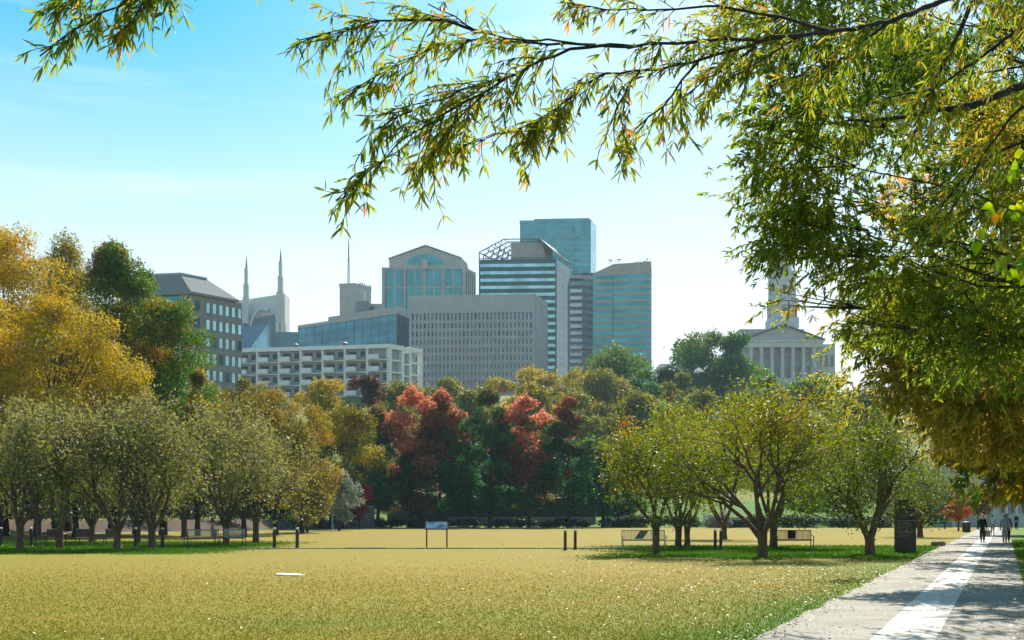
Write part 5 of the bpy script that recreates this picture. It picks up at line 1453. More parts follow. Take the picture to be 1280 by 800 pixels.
# -- small buildings far right of the towers, and near ones around the lawn
def low_white():
    Y = 470; X = lambda p: GX(p, Y); zb = Tz(X(840), Y) - 3
    r = thing('low_building', 'low white flat-roofed building right of the banded tower', 'building', (X(840), Y, zb))
    part_at(r, 'wall', 'lime', lambda m: m.box(X(822), X(868), Y, Y + 16, zb, ZH(459, Y)))
    part_at(r, 'upper_storey', 'lime', lambda m: m.box(X(827), X(862), Y + 3, Y + 15, ZH(459, Y), ZH(454.5, Y)))
    part_at(r, 'roof', 'white', lambda m: (m.box(X(821.5), X(868.5), Y - .3, Y + 2.9, ZH(459, Y), ZH(457.8, Y)), m.box(X(826.5), X(862.5), Y + 2.7, Y + 15.2, ZH(454.5, Y) + .01, ZH(453.3, Y))))
    for i in range(6): part_at(r, 'window', 'window', lambda m: m.box(X(825 + 7 * i), X(829 + 7 * i), Y - .12, Y - .01, ZH(468, Y), ZH(462, Y)))


low_white()


def white_building():
    Y = 178; X = lambda p: GX(p, Y); zb = Tz(X(1245), Y) - .3; zt = 8.2
    r = thing('white_building', 'white building with tall columns and dark windows at the end of the promenade', 'building', (X(1245), Y, zb))
    part_at(r, 'wall', 'white', lambda m: m.box(X(1196), X(1330), Y + 2, Y + 12, zb, zt))
    part_at(r, 'roof', 'white', lambda m: m.box(X(1194), X(1332), Y - 1.2, Y + 13, zt + .003, zt + .8))
    for px in (1229.5, 1240.5, 1257, 1269.5, 1283, 1297): part_at(r, 'column', 'white', lambda m: m.cbox(X(px - 1.2), X(px + 1.2), Y - .6, Y + .2, zb, zt, .04))
    part_at(r, 'panel', 'white', lambda m: m.box(X(1243), X(1253), Y + 1.2, Y + 1.99, zb, zt))
    for a, c in ((1230.8, 1237.5), (1254, 1256), (1258, 1268.2), (1271, 1281), (1285, 1295)):
        w = part_at(r, 'window', 'window', lambda m: m.box(X(a), X(c), Y + 1.8, Y + 1.99, ZH(641, Y), ZH(624, Y)))
        part_at(w, 'frame', 'white', lambda m: (m.box(X(a), X(c), Y + 1.68, Y + 1.95, ZH(641.8, Y), ZH(641, Y)), m.box(X((a + c) / 2 - .25), X((a + c) / 2 + .25), Y + 1.7, Y + 1.79, ZH(641, Y), ZH(624, Y))))
    w = thing('low_wall', 'low grey wall in front of the white building', 'wall', (X(1213), Y - 6, Tz(X(1213), Y - 6)))
    part_at(w, 'wall', 'concrete', lambda m: m.box(GX(1197, 172), GX(1226, 172), 172, 172.5, -.1, ZH(642, 172)))
    part_at(w, 'coping', 'lime', lambda m: m.box(GX(1196.7, 172), GX(1226.3, 172), 171.9, 172.6, ZH(642, 172) + .002, ZH(641.2, 172)))


white_building()


def kiosk():
    Y = 184; X = lambda p: GX(p, Y); zb = Tz(X(773), Y) - .1; z = lambda p: ZH(p, Y)
    r = thing('kiosk', 'small white kiosk with a flat roof behind the right end of the maple row', 'kiosk', (X(773), Y, zb))
    part_at(r, 'wall', 'white', lambda m: m.box(X(751), X(788), Y, Y + 5, zb, z(625)))
    part_at(r, 'roof', 'white', lambda m: m.box(X(747), X(790), Y - 1, Y + 6, z(625) + .003, z(622.8)))
    for a, c in ((753, 759), (764, 768.5), (770.5, 776), (780, 785)): part_at(r, 'window', 'window', lambda m: m.box(X(a), X(c), Y - .08, Y - .01, z(640), z(628.5)))


kiosk()


def brick_wall():
    Y = 198; X = lambda p: GX(p, Y); zb = Tz(X(1002), Y) - .3
    r = thing('brick_wall', 'reddish brick wall on the slope behind the largest olive crape myrtle', 'wall', (X(1002), Y, zb))
    part_at(r, 'wall', 'redbrick', lambda m: m.box(X(978), X(1036), Y, Y + .6, zb, ZH(622, Y)))
    part_at(r, 'coping', 'stone', lambda m: m.box(X(977.6), X(1036.4), Y - .1, Y + .7, ZH(622, Y) + .002, ZH(620.8, Y)))
    for px in (978, 992.5, 1007, 1021.5, 1036): part_at(r, 'pier', 'redbrick', lambda m: m.box(X(px - 1), X(px + 1), Y - .22, Y - .002, zb, ZH(622, Y) - .02))


brick_wall()


def retaining():
    Y = 173; X = lambda p: GX(p, Y)
    zb = Tz(X(620), Y) - .3
    r = thing('retaining_wall', 'dark grey retaining wall in the shade behind the maple trunks', 'wall', (X(620), Y, zb))
    m = MB(); ml = [(484, 629.5), (523, 633.5), (523, 624), (742, 624)]
    m.hexa([(X(484), Y, zb), (X(522.9), Y, zb), (X(522.9), Y + .8, zb), (X(484), Y + .8, zb), (X(484), Y, ZH(629.5, Y)), (X(522.9), Y, ZH(634, Y)), (X(522.9), Y + .8, ZH(634, Y)), (X(484), Y + .8, ZH(629.5, Y))])
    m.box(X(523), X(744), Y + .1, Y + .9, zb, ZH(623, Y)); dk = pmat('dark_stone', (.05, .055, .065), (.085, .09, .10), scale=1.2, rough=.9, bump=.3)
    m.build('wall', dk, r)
    part_at(r, 'coping', 'white', lambda m: m.hexa([(X(483.5), Y - .15, ZH(629.5, Y) + .005), (X(523), Y - .15, ZH(634, Y) + .005), (X(523), Y + .95, ZH(634, Y) + .005), (X(483.5), Y + .95, ZH(629.5, Y) + .005),
                                                   (X(483.5), Y - .15, ZH(628.8, Y)), (X(523), Y - .15, ZH(633.3, Y)), (X(523), Y + .95, ZH(633.3, Y)), (X(483.5), Y + .95, ZH(628.8, Y))]))
    part_at(r, 'ledge', 'stone', lambda m: m.box(X(560), X(744), Y - 1.2, Y + .09, zb, ZH(646, Y)))
    f = thing('metal_fence', 'thin black metal fence in front of the dark retaining wall', 'fence', (X(630), Y - 2, Tz(X(630), Y - 2)))
    Yf = Y - 2.2; z0 = Tz(X(630), Yf) - .1
    for px in range(487, 760, 16): part_at(f, 'post', 'dark', lambda m: m.tube([(GX(px, Yf), Yf, z0), (GX(px, Yf), Yf, ZH(627, Yf))], .05, 5))
    part_at(f, 'rails', 'dark', lambda m: [m.tube([(GX(486, Yf), Yf, z), (GX(752, Yf), Yf, z)], .025, 4) for z in (ZH(629, Yf), ZH(640, Yf), ZH(651, Yf))])
    w2 = thing('grey_wall', 'pale grey wall panel behind the crimson tree', 'wall', (GX(425, 160), 160, Tz(GX(425, 160), 160)))
    part_at(w2, 'wall', 'steel', lambda m: m.box(GX(411, 160), GX(468, 160), 160, 160.4, -.1, ZH(634, 160)))
    part_at(w2, 'coping', 'concrete', lambda m: m.box(GX(410.7, 160), GX(468.3, 160), 159.9, 160.5, ZH(634, 160) + .002, ZH(633.2, 160)))


retaining()


def tan_house():
    Y = 168; X = lambda p: GX(p, Y); zb = Tz(X(0), Y) - .2; z = lambda p: ZH(p, Y)
    r = thing('tan_building', 'tan building glimpsed between the trunks at the left edge', 'building', (X(0), Y, zb))
    part_at(r, 'wall', 'stone', lambda m: m.box(X(-60), X(22), Y, Y + 10, zb, z(606)))
    part_at(r, 'roof', 'roofgrey', lambda m: m.box(X(-62), X(24), Y - .5, Y + 10.5, z(606) + .003, z(603)))
    for px in (-40, -18, 7): part_at(r, 'window', 'window', lambda m: m.box(X(px - 3), X(px + 3), Y - .08, Y - .01, z(640), z(626)))


tan_house()
# ------------------------------------------------------------------ park furniture
BLK = pmat('black_painted_metal', (.012, .013, .013), (.022, .022, .021), scale=8, rough=.45)
GRYM = pmat('worn_grey_metal', (.30, .29, .26), (.42, .40, .36), scale=6, rough=.45, metal=.2)
WOODB = pmat('brown_post_wood', (.06, .032, .018), (.11, .06, .034), scale=9, rough=.8, bump=.3, stretch=(4, 4, .5))
CAPM = pmat('pale_bollard_cap', (.55, .54, .5), (.68, .66, .62), scale=9, rough=.4)
MPX = F * EYE


def gy(py): return MPX / (py - HY)


def bollard(name, loc, label, h=1.02, r=.085, mat=None, group=None):
    root = thing(name, label, 'bollard', loc, 0, group)
    m = MB(); m.lathe([(r * 1.25, -.05), (r * 1.25, .05), (r, .07), (r, h - .17), (r * .8, h - .165), (r * .8, h - .13), (r, h - .125), (r, h - .10)], 14, (0, 0, 0)); m.build('post', mat or BLK, root, local=True)
    m = MB(); m.lathe([(r * 1.04, h - .10), (r * 1.04, h - .07), (r * .85, h - .03), (r * .45, h - .005), (r * .05, h)], 14); m.build('cap', CAPM, root, smooth=True, local=True)
    return root


GB = 'bollards at the ends of the stone edging'
b0 = bollard('bollard', at_base(343, 684.7), 'black bollard with pale cap, left one of the middle pair on the open lawn', group=GB)
for px, py, lab in ((371.5, 684.7, 'black bollard with pale cap, right one of the middle pair on the open lawn'), (203, 684, 'black bollard in front of the third crape myrtle, nearest to the joined benches'),
                    (169.3, 684, 'black bollard between two crape myrtle trunks, second from the left'), (38.5, 683.5, 'dark bollard at the left, beside the reddish crape myrtle trunk'), (1, 683.0, 'dark bollard at the very left edge of the view')):
    clone(b0, at_base(px, py), random.uniform(0, 6), lab)
w0 = bollard('bollard', at_base(706.5, 688), 'brown wooden bollard, left one of the pair alone on the open lawn', h=.98, r=.072, mat=WOODB, group=GB)
for px, py, lab in ((719, 687), (894.3, 688), (901.5, 688)) and ((719, 687, 'brown wooden bollard, right one of the pair alone on the open lawn'), (894, 687.6, 'dark wooden bollard between crape myrtles, left one of its pair'), (901, 687.6, 'dark wooden bollard between crape myrtles, right one of its pair')):
    clone(w0, at_base(px, py), random.uniform(0, 6), lab)
p0 = bollard('path_light', (GX(437, 158), 158, Tz(GX(437, 158), 158)), 'small dark path light on the grass bank near the crimson tree', h=1.5, r=.11)
clone(p0, (GX(1181, 150), 150, 0.0), 0, 'small dark path light on the green bank left of the far bin')


# benches: steel frame, vertical slats, arm at each end
def bench(name, loc, rz, label, Wd=2.05, mats=(BLK, BLK), panel=None, group=None):
    root = thing(name, label, 'bench', loc, rz, group); w = Wd / 2
    m = MB(); n = 29
    for i in range(n):
        x = -w + .06 + (Wd - .12) * i / (n - 1); m.box(x - .012, x + .012, -.012, .012, .46, .90)
    m.tube([(-w, 0, .905), (w, 0, .905)], .022, 6); m.tube([(-w, 0, .455), (w, 0, .455)], .022, 6)
    m.build('backrest', mats[0], root, local=True)
    m = MB()
    for i in range(11):
        y = .06 + .045 * i; m.box(-w + .03, w - .03, y - .015, y + .015, .43 - .02 * math.sin(i / 10 * 3.1), .455 - .02 * math.sin(i / 10 * 3.1))
    m.build('seat', mats[1], root, local=True)
    for s in (-1, 1):
        x = s * w
        m = MB(); m.tube([(x, -.06, 0), (x, 0, .45), (x, -.03, .92)], .024, 6); m.tube([(x - .02, -.09, .012), (x + .02, -.03, .012)], .03, 5); m.build('leg', mats[1], root, local=True)
        m = MB(); m.tube([(x, .56, 0), (x, .53, .44), (x, .55, .64)], .024, 6); m.build('leg', mats[1], root, local=True)
        m = MB(); m.tube([(x, -.01, .68), (x, .3, .67), (x, .55, .645), (x, .60, .60)], .022, 6); m.build('armrest', mats[1], root, local=True)
    if panel:  # flat black patch over part of the backrest
        x0, x1, sh = panel; m = MB()
        m.hexa([(x0, -.035, .50), (x1, -.035, .50), (x1, -.013, .50), (x0, -.013, .50), (x0 + sh, -.035, .89), (x1 + sh, -.035, .89), (x1 + sh, -.013, .89), (x0 + sh, -.013, .89)]); m.build('dark_patch', BLK, root, local=True)
    return root


GBE = 'park benches under the crape myrtles'
bench('park_bench', at_base(804, 686.5), math.pi, 'pale slatted metal bench with a slanting black patch, behind the slim crape myrtle', mats=(GRYM, GRYM), panel=(.02, .42, -.28), Wd=2.05, group=GBE)
bench('park_bench', at_base(991, 686.5), math.pi, 'black slatted bench with a dark square on its back, right of the largest crape myrtle', panel=(-.15, .25, 0), Wd=1.75, group=GBE)
bench('park_bench', at_base(253.5, 684), math.pi * .98, 'pale slatted bench, left one of the two joined benches under the trees', mats=(GRYM, BLK), Wd=1.6, panel=(-.72, -.42, 0), group=GBE)
bench('park_bench', at_base(293, 683), math.pi * .98, 'pale slatted bench, right one of the two joined benches under the trees', mats=(GRYM, BLK), Wd=1.2, group=GBE)
bench('park_bench', at_base(64, 683), math.pi / 2 + .1, 'dark bench seen from its end, beside the second crape myrtle', Wd=1.6, group=GBE)
bench('park_bench', at_base(103, 682.5), math.pi / 2 - .1, 'dark bench seen from its end, in the open lawn gap left of a forked trunk', Wd=1.6, group=GBE)
bench('park_bench', at_base(137, 683), math.pi / 2, 'thin dark bench end just left of the crape myrtle by the bollards', Wd=1.3, group=GBE)


# interpretive panel on two posts
def panel():
    loc = at_base(546, 685.3); root = thing('display_panel', 'slanted display panel on two brown posts standing in the golden lawn', 'sign', loc, 0)
    k = loc[1] / F; w = 12.6 * k
    for s in (-1, 1):
        m = MB(); m.cbox(s * w - .035, s * w + .035, -.035, .035, -.05, 1.22, .01); m.build('post', WOODB, root, local=True)
    fm = MB(); fm.hexa([(-w - .07, -.30, .92), (w + .07, -.30, .92), (w + .07, .12, 1.28), (-w - .07, .12, 1.28), (-w - .07, -.33, .96), (w + .07, -.33, .96), (w + .07, .09, 1.32), (-w - .07, .09, 1.32)])
    fr = fm.build('frame', WOODB, root, local=True)
    a = lambda u, v, h=0: (-w + .0 + 2 * w * u, -.305 - .018 * h / .01 * .6 + .39 * v - 0, .975 + .334 * v + .008 + .01 * h / .01 * .8)
    blue = pmat('panel_print', (.18, .30, .46), (.42, .52, .62), scale=3, rough=.25)
    m = MB(); m.add([a(0, 0), a(1, 0), a(1, 1), a(0, 1)], [(0, 1, 2, 3)]); m.build('print', blue, root, local=True)
    pm = pmat('panel_dark_print', (.02, .05, .12), (.05, .10, .2), scale=6, rough=.3)
    for u0, u1, v0, v1 in ((.52, .82, .16, .34), (.60, .95, .36, .46), (.06, .44, .80, .9)):
        dk = MB(); dk.add([a(u0, v0, .003), a(u1, v0, .003), a(u1, v1, .003), a(u0, v1, .003)], [(0, 1, 2, 3)]); dk.build('picture', pm, root, local=True)


panel()


# tall dark information slab
def slab():
    Y = gy(690.3); k = Y / F; root = thing('information_sign', 'tall black slab sign with lines of small pale text beside the promenade', 'sign', (GX(1131.5, Y), Y, 0), -.06)
    w = 12.6 * k; H = 65.5 * k
    m = MB(); m.cbox(-w, w, -.14, .14, -.05, H, .015); m.build('slab', pmat('black_stone', (.010, .010, .011), (.018, .017, .017), scale=3, rough=.45), root, local=True)
    m = MB(); m.box(-w * .93, w * .93, -.15, -.1405, H * .90, H * .985); m.build('header', pmat('black_gloss_band', (.006, .006, .006), (.01, .01, .01), rough=.3), root, local=True)
    m = MB(); n = 18; m.add([(w * .66 + .05 * math.cos(6.283 * i / n), -.155, H * .945 + .05 * math.sin(6.283 * i / n)) for i in range(n)] + [(w * .66 + .05 * math.cos(6.283 * i / n), -.1505, H * .945 + .05 * math.sin(6.283 * i / n)) for i in range(n)],
                            [tuple(range(n))[::-1]] + [(i, (i + 1) % n, n + (i + 1) % n, n + i) for i in range(n)]); m.build('emblem', CAPM, root, local=True)
    m = MB(); m.box(-w * .93, w * .93, -.148, -.1405, H * .60, H * .607); m.box(-w * .93, w * .93, -.148, -.1405, H * .40, H * .405); m.build('divider', GRYM, root, local=True)
    rng = np.random.default_rng(8)
    ink = pmat('pale_lettering', (.16, .155, .14), (.24, .23, .21), rough=.6)
    rows = [.865, .84] + [.78 - .028 * i for i in range(5)] + [.575 - .026 * i for i in range(6)] + [.375 - .026 * i for i in range(4)]
    m = MB()
    for i, f in enumerate(rows):
        big = i < 2; x = -w * .86; end = w * (.8 if big else rng.uniform(.1, .85)); hh = .018 if big else .009
        while x < end:
            l = rng.uniform(.02, .09) * (1.3 if big else 1); m.box(x, min(x + l, end), -.1455, -.1405, H * f - hh, H * f + hh); x += l + (.022 if big else .013)
    m.build('text_lines', ink, root, local=True)


slab()

# stone block, flush marker, bins, lamp post, white boards
def misc():
    loc = at_base(1172.5, 682.5); r = thing('stone_block', 'rough tan stone block lying in the grass beside the promenade', 'stone', loc, .2)
    rng = np.random.default_rng(12); m = MB(); m.cbox(-.33, .33, -.2, .2, -.04, .24, .05); m.v = [tuple(A3(p) + rng.normal(0, .014, 3)) for p in m.v]
    m.build('block', pmat('tan_stone', (.16, .11, .075), (.26, .19, .13), scale=5, rough=.95, bump=.5), r, local=True)
    Y = 32.4; r = thing('ground_marker', 'flat white marker lying flush in the middle of the golden lawn', 'marker', (GX(361.5, Y), Y, 0), .02)
    n = 40; pts = []
    for i in range(n):
        t = 6.283 * i / n; cx_, sy_ = math.cos(t), math.sin(t); q = 1 + .12 * math.sin(5 * t + 1) + .08 * math.sin(11 * t)
        pts.append((.40 * q * np.sign(cx_) * abs(cx_) ** .6, .42 * q * np.sign(sy_) * abs(sy_) ** .8 + cx_ * -.35))
    m = MB(); m.add([(x, y, .005) for x, y in pts] + [(x * .97, y * .97, .035) for x, y in pts], [tuple(range(n, 2 * n))] + [(i, (i + 1) % n, n + (i + 1) % n, n + i) for i in range(n)])
    m.build('marker', pmat('white_chalk', (.62, .6, .52), (.82, .8, .74), scale=9, rough=.8, bump=.3), r, local=True)

    def bin_(loc, label, h, rad):
        r = thing('litter_bin', label, 'bin', loc); m = MB(); m.lathe([(rad * .9, -.03), (rad * .92, .06), (rad, .1), (rad, h * .86), (rad * 1.05, h * .87), (rad * 1.05, h * .92)], 16); m.build('body', BLK, r, local=True)
        m = MB(); m.lathe([(rad * 1.06, h * .921), (rad * 1.0, h * .97), (rad * .55, h), (rad * .5, h * .99), (.02, h * .985)], 16); m.build('lid', BLK, r, local=True)
        m = MB()
        for i in range(20): a = 6.283 * i / 20; m.box(math.cos(a) * rad * 1.02 - .012, math.cos(a) * rad * 1.02 + .012, math.sin(a) * rad * 1.02 - .012, math.sin(a) * rad * 1.02 + .012, .1, h * .86)
        m.build('slats', BLK, r, local=True)
    bin_((GX(1208, 118), 118, 0), 'dark cylindrical litter bin at the left edge of the far promenade', 1.05, .36)
    bin_((GX(413.5, 146), 146, Tz(GX(413.5, 146), 146)), 'dark litter bin just left of the lamp post foot', 1.15, .22)
    bin_((GX(418.5, 146), 146, Tz(GX(418.5, 146), 146)), 'dark litter bin just right of the lamp post foot', 1.15, .22)
    Y = 145; x = GX(415.5, Y); z = Tz(x, Y); r = thing('lamp_post', 'pale grey lamp post beside the silvery tree', 'lamp post', (x, Y, z))
    m = MB(); m.lathe([(.2, -.05), (.2, .5), (.11, .6), (.09, 3.2), (.07, 6.0)], 10); m.build('pole', GRYM, r, local=True)
    m = MB(); m.lathe([(.09, 6.0), (.24, 6.15), (.28, 6.6), (.18, 6.9)], 10); m.build('lamp', pmat('frosted_globe', (.6, .6, .56), (.7, .7, .66), rough=.3), r, local=True)
    m = MB(); m.lathe([(.3, 6.9), (.22, 7.05), (.03, 7.25)], 10); m.build('cap', BLK, r, local=True)
    Y = 166; 
    for nm, (a, c, t, bt), lab in (('notice_board', (879, 889, 643.3, 647.6), 'low white board behind the hedge, left of the largest crape myrtle'), ('notice_board', (902, 907.5, 636.3, 642), 'square white board on a post above the hedge')):
        xa, xb = GX(a, Y), GX(c, Y); xm = (xa + xb) / 2; r = thing(nm, lab, 'sign', (xm, Y, Tz(xm, Y)))
        part_at(r, 'board', CAPM, lambda m: m.cbox(xa, xb, Y, Y + .05, ZH(bt, Y), ZH(t, Y), .01)); part_at(r, 'post', BLK, lambda m: m.tube([(xm, Y + .09, 0), (xm, Y + .09, ZH(t, Y) - .1)], .04, 6))


misc()


# parked cars
def car(loc, rz, label, paint):
    r = thing('parked_car', label, 'car', loc, rz); 
    def loft(secs):
        m = MB(); n = len(secs[0]); vs = [p for s in secs for p in s]; fs = []
        for i in range(len(secs) - 1):
            for j in range(n): fs.append((i * n + j, i * n + (j + 1) % n, (i + 1) * n + (j + 1) % n, (i + 1) * n + j))
        fs += [tuple(range(n - 1, -1, -1)), tuple((len(secs) - 1) * n + j for j in range(n))]; return m.add(vs, fs)
    def sec(x, w, z0, z1): return [(x, -w, z0), (x, -w * 1.03, (z0 + z1) / 2), (x, -w * .93, z1), (x, w * .93, z1), (x, w * 1.03, (z0 + z1) / 2), (x, w, z0)]
    loft([sec(-2.25, .72, .4, .72), sec(-2.1, .84, .25, .88), sec(-1.2, .88, .22, .96), sec(.9, .88, .22, .94), sec(1.9, .84, .25, .80), sec(2.25, .70, .38, .62)]).build('body', paint, r, local=True, smooth=False)
    loft([sec(-1.75, .74, .93, .96), sec(-1.1, .70, .95, 1.42), sec(.2, .69, .95, 1.45), sec(1.05, .74, .92, .96)]).build('cabin_glass', pmat('car_glass', (.03, .04, .05), (.05, .06, .07), rough=.08, spec=.9), r, local=True)
    loft([sec(-1.15, .66, 1.40, 1.47), sec(-.5, .67, 1.44, 1.51), sec(.3, .66, 1.43, 1.49)]).build('roof', paint, r, local=True)
    for x in (-1.38, 1.4):
        for y in (-.82, .82):
            m = MB(); m.tube([(x, y - .1, .32), (x, y + .1, .32)], .32, 16); w = m.build('wheel', BLK, r, local=True)
            m = MB(); m.tube([(x, y - .115, .32), (x, y + .115, .32)], .19, 10); m.build('rim', GRYM, w, local=True)
    for s in (-1, 1):
        m = MB(); m.cbox(2.1, 2.24, s * .55 - .14, s * .55 + .14, .58, .70, .03); m.build('headlight', CAPM, r, local=True)


PW = pmat('white_car_paint', (.70, .70, .68), (.74, .74, .72), rough=.25, spec=.6)
PS = pmat('silver_car_paint', (.36, .39, .42), (.40, .43, .46), rough=.25, metal=.5)
for px, Y, rz, lab, pt in ((33, 160, .2, 'pale parked car glinting between the first trunks on the left', PS), (86, 156, .1, 'white parked car between the two thick dark trunks on the left', PW)):
    car((GX(px, Y), Y, Tz(GX(px, Y), Y)), rz, lab, pt)


# ------------------------------------------------------------------ people
SKIN = pmat('skin', (.42, .24, .17), (.46, .27, .19), rough=.6)


def skin_mesh(name, joints, edges, radii, mats, parent, sub=2):
    me = bpy.data.meshes.new(name); me.from_pydata(joints, edges, []); o = bpy.data.objects.new(name, me); COL.objects.link(o)
    md = o.modifiers.new('skin', 'SKIN'); md.use_smooth_shade = True; md.branch_smoothing = .3
    for i, v in enumerate(me.skin_vertices[0].data):
        rr = radii[i]; v.radius = rr if hasattr(rr, '__len__') else (rr, rr); v.use_root = (i == 0)
    o.modifiers.new('sub', 'SUBSURF').levels = sub; o.modifiers['sub'].render_levels = sub
    dg = bpy.context.evaluated_depsgraph_get(); ev = o.evaluated_get(dg); nm = bpy.data.meshes.new_from_object(ev)
    o.modifiers.clear(); o.data = nm; bpy.data.meshes.remove(me); nm.name = name
    for m in (mats if isinstance(mats, list) else [mats]): nm.materials.append(m)
    o.parent = parent; return o


def person(loc, rz, label, h=1.72, stride=.22, top=None, sleeves='long', trousers=None, legs='long', shoes=None, hair=None, hairlong=False, cap=None, wide=1.0, arm=(.1, -.1), coat=0.0, group=None):
    r = thing('person', label, 'person', loc, rz, group); s = h / 1.72; W_ = wide
    S = lambda x, y, z: (x * s, y * s, z * s)
    f = stride
    J = [S(0, 0, .93), S(0, 0, 1.08), S(0, .01, 1.28), S(0, .0, 1.42), S(0, .015, 1.50), S(0, .03, 1.60), S(0, .03, 1.69)]
    R = [(.135 * W_, .10), (.125 * W_, .095), (.15 * W_, .105), (.10, .08), (.052, .052), (.085, .10), (.05, .06)]
    E = [(0, 1), (1, 2), (2, 3), (3, 4), (4, 5), (5, 6)]
    def chain(root, pts):
        prev = root
        for p, rad in pts: J.append(S(*p)); R.append(rad); E.append((prev, len(J) - 1)); prev = len(J) - 1
    legpts = {}
    for sd in (-1, 1):
        st = f * sd
        legpts[sd] = [((sd * .085, 0, .86), .098), ((sd * .08, st * .55 + .02, .48), .066), ((sd * .075, st * .9 - (.05 if st < 0 else 0), .10 + (.05 if st < 0 else 0)), .046), ((sd * .08, st * .9 + .13, .035), .035)]
        chain(0, legpts[sd])
    armpts = {}
    for i, sd in enumerate((-1, 1)):
        a = arm[i]
        armpts[sd] = [((sd * .15 * W_, 0, 1.385), .056), ((sd * .195 * W_, -.015 + a * .3, 1.12), .046), ((sd * .205 * W_, .03 + a, .88), .033), ((sd * .20 * W_, .05 + a * 1.1, .80), .036), ((sd * .195 * W_, .065 + a * 1.15, .73), .018)]
        chain(3, armpts[sd])
        # thumb
        J.append(S(sd * .17 * W_, .085 + a * 1.1, .78)); R.append(.012); E.append((len(J) - 3, len(J) - 1))
    skin_mesh('body', J, E, [tuple(q * s for q in (x if hasattr(x, '__len__') else (x, x))) for x in R], SKIN, r)
    def garment(name, pts, mat, grow_):
        jj = []; rr = []; ee = []
        for ch in pts:
            prev = ch[0]
            for p, rad in ch[1]:
                jj.append(S(*p)); rr.append(tuple((q + grow_) * s for q in (rad if hasattr(rad, '__len__') else (rad, rad))))
                if prev is not None: ee.append((prev, len(jj) - 1))
                prev = len(jj) - 1
        skin_mesh(name, jj, ee, rr, mat, r)
    if top:
        tor = [(None, [((0, 0, .95 - coat), (.14 * W_, .105)), ((0, 0, 1.08), (.128 * W_, .098)), ((0, .01, 1.28), (.152 * W_, .108)), ((0, 0, 1.42), (.10, .08)), ((0, .012, 1.465), (.06, .06))])]
        nl = 3 if sleeves == 'long' else 2
        for sd in (-1, 1):
            ap = armpts[sd][:nl]
            if sleeves != 'long': (p0, q0), (p1, q1) = ap; ap = [(p0, q0), (tuple(np.array(p0) * .35 + np.array(p1) * .65), q1 * 1.1)]
            tor.append((3, ap))
        garment('top', tor, top, .018)
    if trousers:
        lg = [(None, [((0, 0, .96), (.136 * W_, .10)), ((0, 0, .90), (.13 * W_, .1))])]
        for sd in (-1, 1):
            lp = legpts[sd]
            if legs == 'long': ch = lp[:3]
            else: ch = [lp[0], (tuple(np.array(lp[0][0]) * .35 + np.array(lp[1][0]) * .65), .068)]
            lg.append((1, ch))
        garment('trousers' if legs == 'long' else 'shorts', lg, trousers, .018)
    if shoes:
        for sd in (-1, 1):
            a = legpts[sd][2][0]; b = legpts[sd][3][0]; garment('shoe', [(None, [((a[0], a[1] - .02, a[2] - .03), .048), (((a[0] + b[0]) / 2, (a[1] + b[1]) / 2, (a[2] + b[2]) / 2 - .01), .046), ((b[0], b[1] + .02, b[2]), .038)])], shoes, .004)
    if hair:
        pts = [((0, .01, 1.655), (.098, .108)), ((0, .0, 1.70), (.075, .085))]
        ch = [((0, -.015, 1.70), (.07, .08)), ((0, -.02, 1.64), (.10, .10))] + ([((0, -.035, 1.55), (.095, .06)), ((0, -.05, 1.45), (.085, .04))] if hairlong else [((0, -.02, 1.58), (.085, .07))])
        garment('hair', [(None, ch)], hair, 0)
    if cap:
        garment('cap', [(None, [((0, .02, 1.68), (.098, .11)), ((0, .02, 1.725), (.07, .08))])], cap, .004)
        m = MB(); m.add([S(-.07, .11, 1.675), S(.07, .11, 1.675), S(.05, .21, 1.66), S(-.05, .21, 1.66), S(-.07, .11, 1.69), S(.07, .11, 1.69), S(.05, .21, 1.67), S(-.05, .21, 1.67)], [(3, 2, 1, 0), (4, 5, 6, 7), (0, 1, 5, 4), (1, 2, 6, 5), (2, 3, 7, 6), (3, 0, 4, 7)]); m.build('cap_peak', cap, r, local=True)
    # face
    fz = 1.615
    m = MB()
    for sx in (-.032, .032): m.lathe([(.002, -.012), (.012, -.004), (.012, .004), (.002, .012)], 8, S(sx, .118, fz))
    m.build('eyes', pmat('eye_dark', (.02, .02, .02), rough=.3), r, local=True)
    m = MB(); m.add([S(-.014, .122, fz - .05), S(.014, .122, fz - .05), S(0, .15, fz - .045), S(0, .125, fz + .005)], [(0, 1, 2), (0, 2, 3), (1, 3, 2), (0, 3, 1)]); m.build('nose', SKIN, r, local=True)
    return r


fab = lambda n, c: pmat(n, c, tuple(x * .75 for x in c), scale=14, rough=.95)
BLACKC = fab('black_cloth', (.012, .012, .014)); GREYC = fab('grey_cloth', (.33, .34, .38)); NAVY = fab('slate_cloth', (.17, .19, .25)); TANC = fab('light_trousers', (.40, .37, .33))
BRN = fab('dark_brown_trousers', (.045, .025, .018)); WHT = fab('white_cloth', (.62, .64, .63)); BLOND = pmat('blond_hair', (.42, .32, .17), (.55, .44, .26), scale=30, rough=.6); DARKH = pmat('dark_hair', (.015, .011, .009), (.03, .02, .016), scale=30, rough=.5)
SHOE = fab('dark_shoe', (.03, .03, .03)); SHOEL = fab('pale_shoe', (.5, .48, .45)); MAR = fab('maroon_cloth', (.09, .008, .03)); JEAN = fab('blue_jeans', (.08, .13, .22))
Yp = gy(678.2)
person((GX(1228.2, Yp), Yp, .006), -.38, 'person with blond hair in black coat and dark trousers walking away on the promenade', h=1.70, top=BLACKC, trousers=BRN, shoes=SHOE, hair=BLOND, hairlong=True, stride=.10, coat=.22, wide=1.05, arm=(.02, .0))
Y2 = gy(670)
person((GX(1241, Y2), Y2, .006), -.38, 'person in white top and short trousers walking farthest from the camera between others', h=1.70, top=WHT, trousers=TANC, legs='short', sleeves='short', shoes=SHOE, hair=DARKH, stride=.2, arm=(.15, -.1))
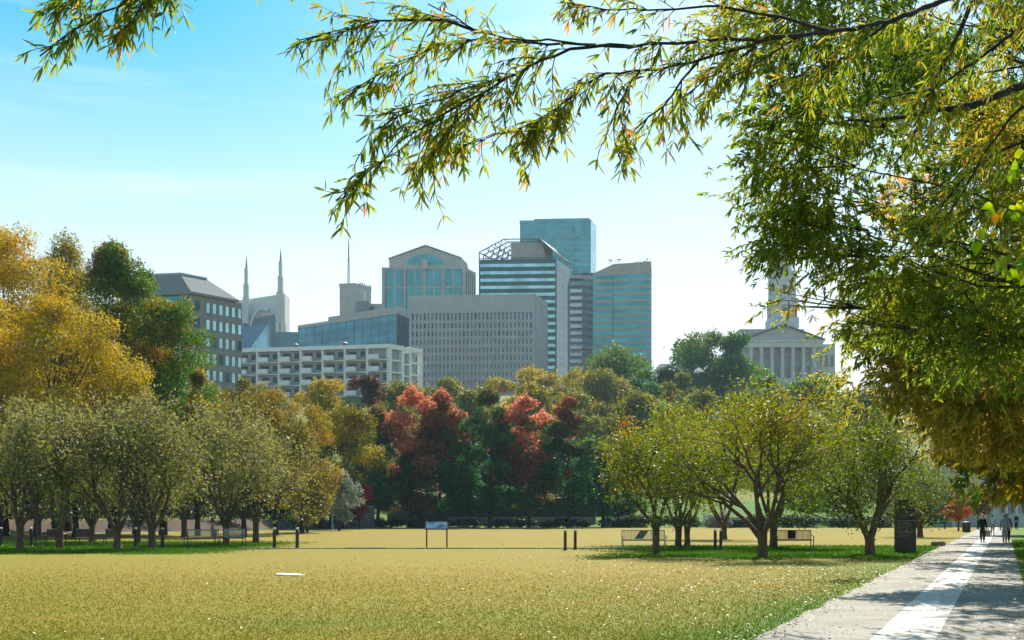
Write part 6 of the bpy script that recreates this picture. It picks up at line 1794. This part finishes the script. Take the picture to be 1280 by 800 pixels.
Y3 = gy(678.6)
person((GX(1256, Y3), Y3, .006), -.38, 'person in loose grey top, pale cap and light trousers walking on the right', h=1.66, top=GREYC, trousers=TANC, shoes=SHOE, hair=DARKH, cap=WHT, stride=.16, wide=1.22, coat=.06)
Y4 = gy(678.2)
person((GX(1263.2, Y4) + .02, Y4 + .5, .006), -.38, 'person in slate top and black trousers, beside the one in grey with the cap', h=1.76, top=NAVY, trousers=BLACKC, shoes=SHOE, hair=DARKH, stride=.26, wide=1.1, arm=(-.1, .12))
Y5 = gy(662)
person((GX(1270.5, Y5), Y5, .006), -.38, 'small distant person in black beyond the walkers at the right edge', h=1.85, top=BLACKC, trousers=BLACKC, shoes=SHOE, hair=DARKH, stride=.15)
Y6 = 118
person((GX(265.5, Y6), Y6, Tz(GX(265.5, Y6), Y6)), 1.2, 'person in maroon top and blue jeans in the shade behind the joined benches', h=1.72, top=MAR, trousers=JEAN, shoes=SHOEL, hair=DARKH, stride=.25)
# tote bag carried by the person in black
hx, hy = GX(1234.8, Yp), Yp + .02
bag = thing('tote_bag', 'pale tote bag carried at the side of the person in black', 'bag', (hx, hy, .38))
m = MB(); m.hexa([(-.15, -.05, 0), (.15, -.05, 0), (.15, .05, 0), (-.15, .05, 0), (-.19, -.03, .36), (.19, -.03, .36), (.19, .03, .36), (-.19, .03, .36)]); m.build('bag', fab('canvas', (.42, .38, .32)), bag, local=True)
m = MB(); m.tube([(-.09, -.032, .35), (-.06, -.02, .46), (0, 0, .49), (.06, -.02, .46), (.09, -.032, .35)], .012, 5); m.build('handle', fab('canvas_strap', (.3, .27, .23)), bag, local=True)

# ------------------------------------------------------------------ air
hz = MB(); hz.box(-1450, 1450, -110, 1350, -1.6, 262)
hm = bpy.data.materials.new('haze'); hm.use_nodes = True; nt = hm.node_tree
nt.nodes.remove(nt.nodes['Principled BSDF'])
pv = nt.nodes.new('ShaderNodeVolumePrincipled'); pv.inputs['Color'].default_value = (.58, .83, 1.0, 1); pv.inputs['Density'].default_value = HAZE if 'HAZE' in globals() else 0.00013; pv.inputs['Anisotropy'].default_value = .2
nt.links.new(pv.outputs[0], nt.nodes['Material Output'].inputs['Volume'])
tag(hz.build('haze', hm), 'thin pale haze over the park and the city', 'haze', kind='stuff')
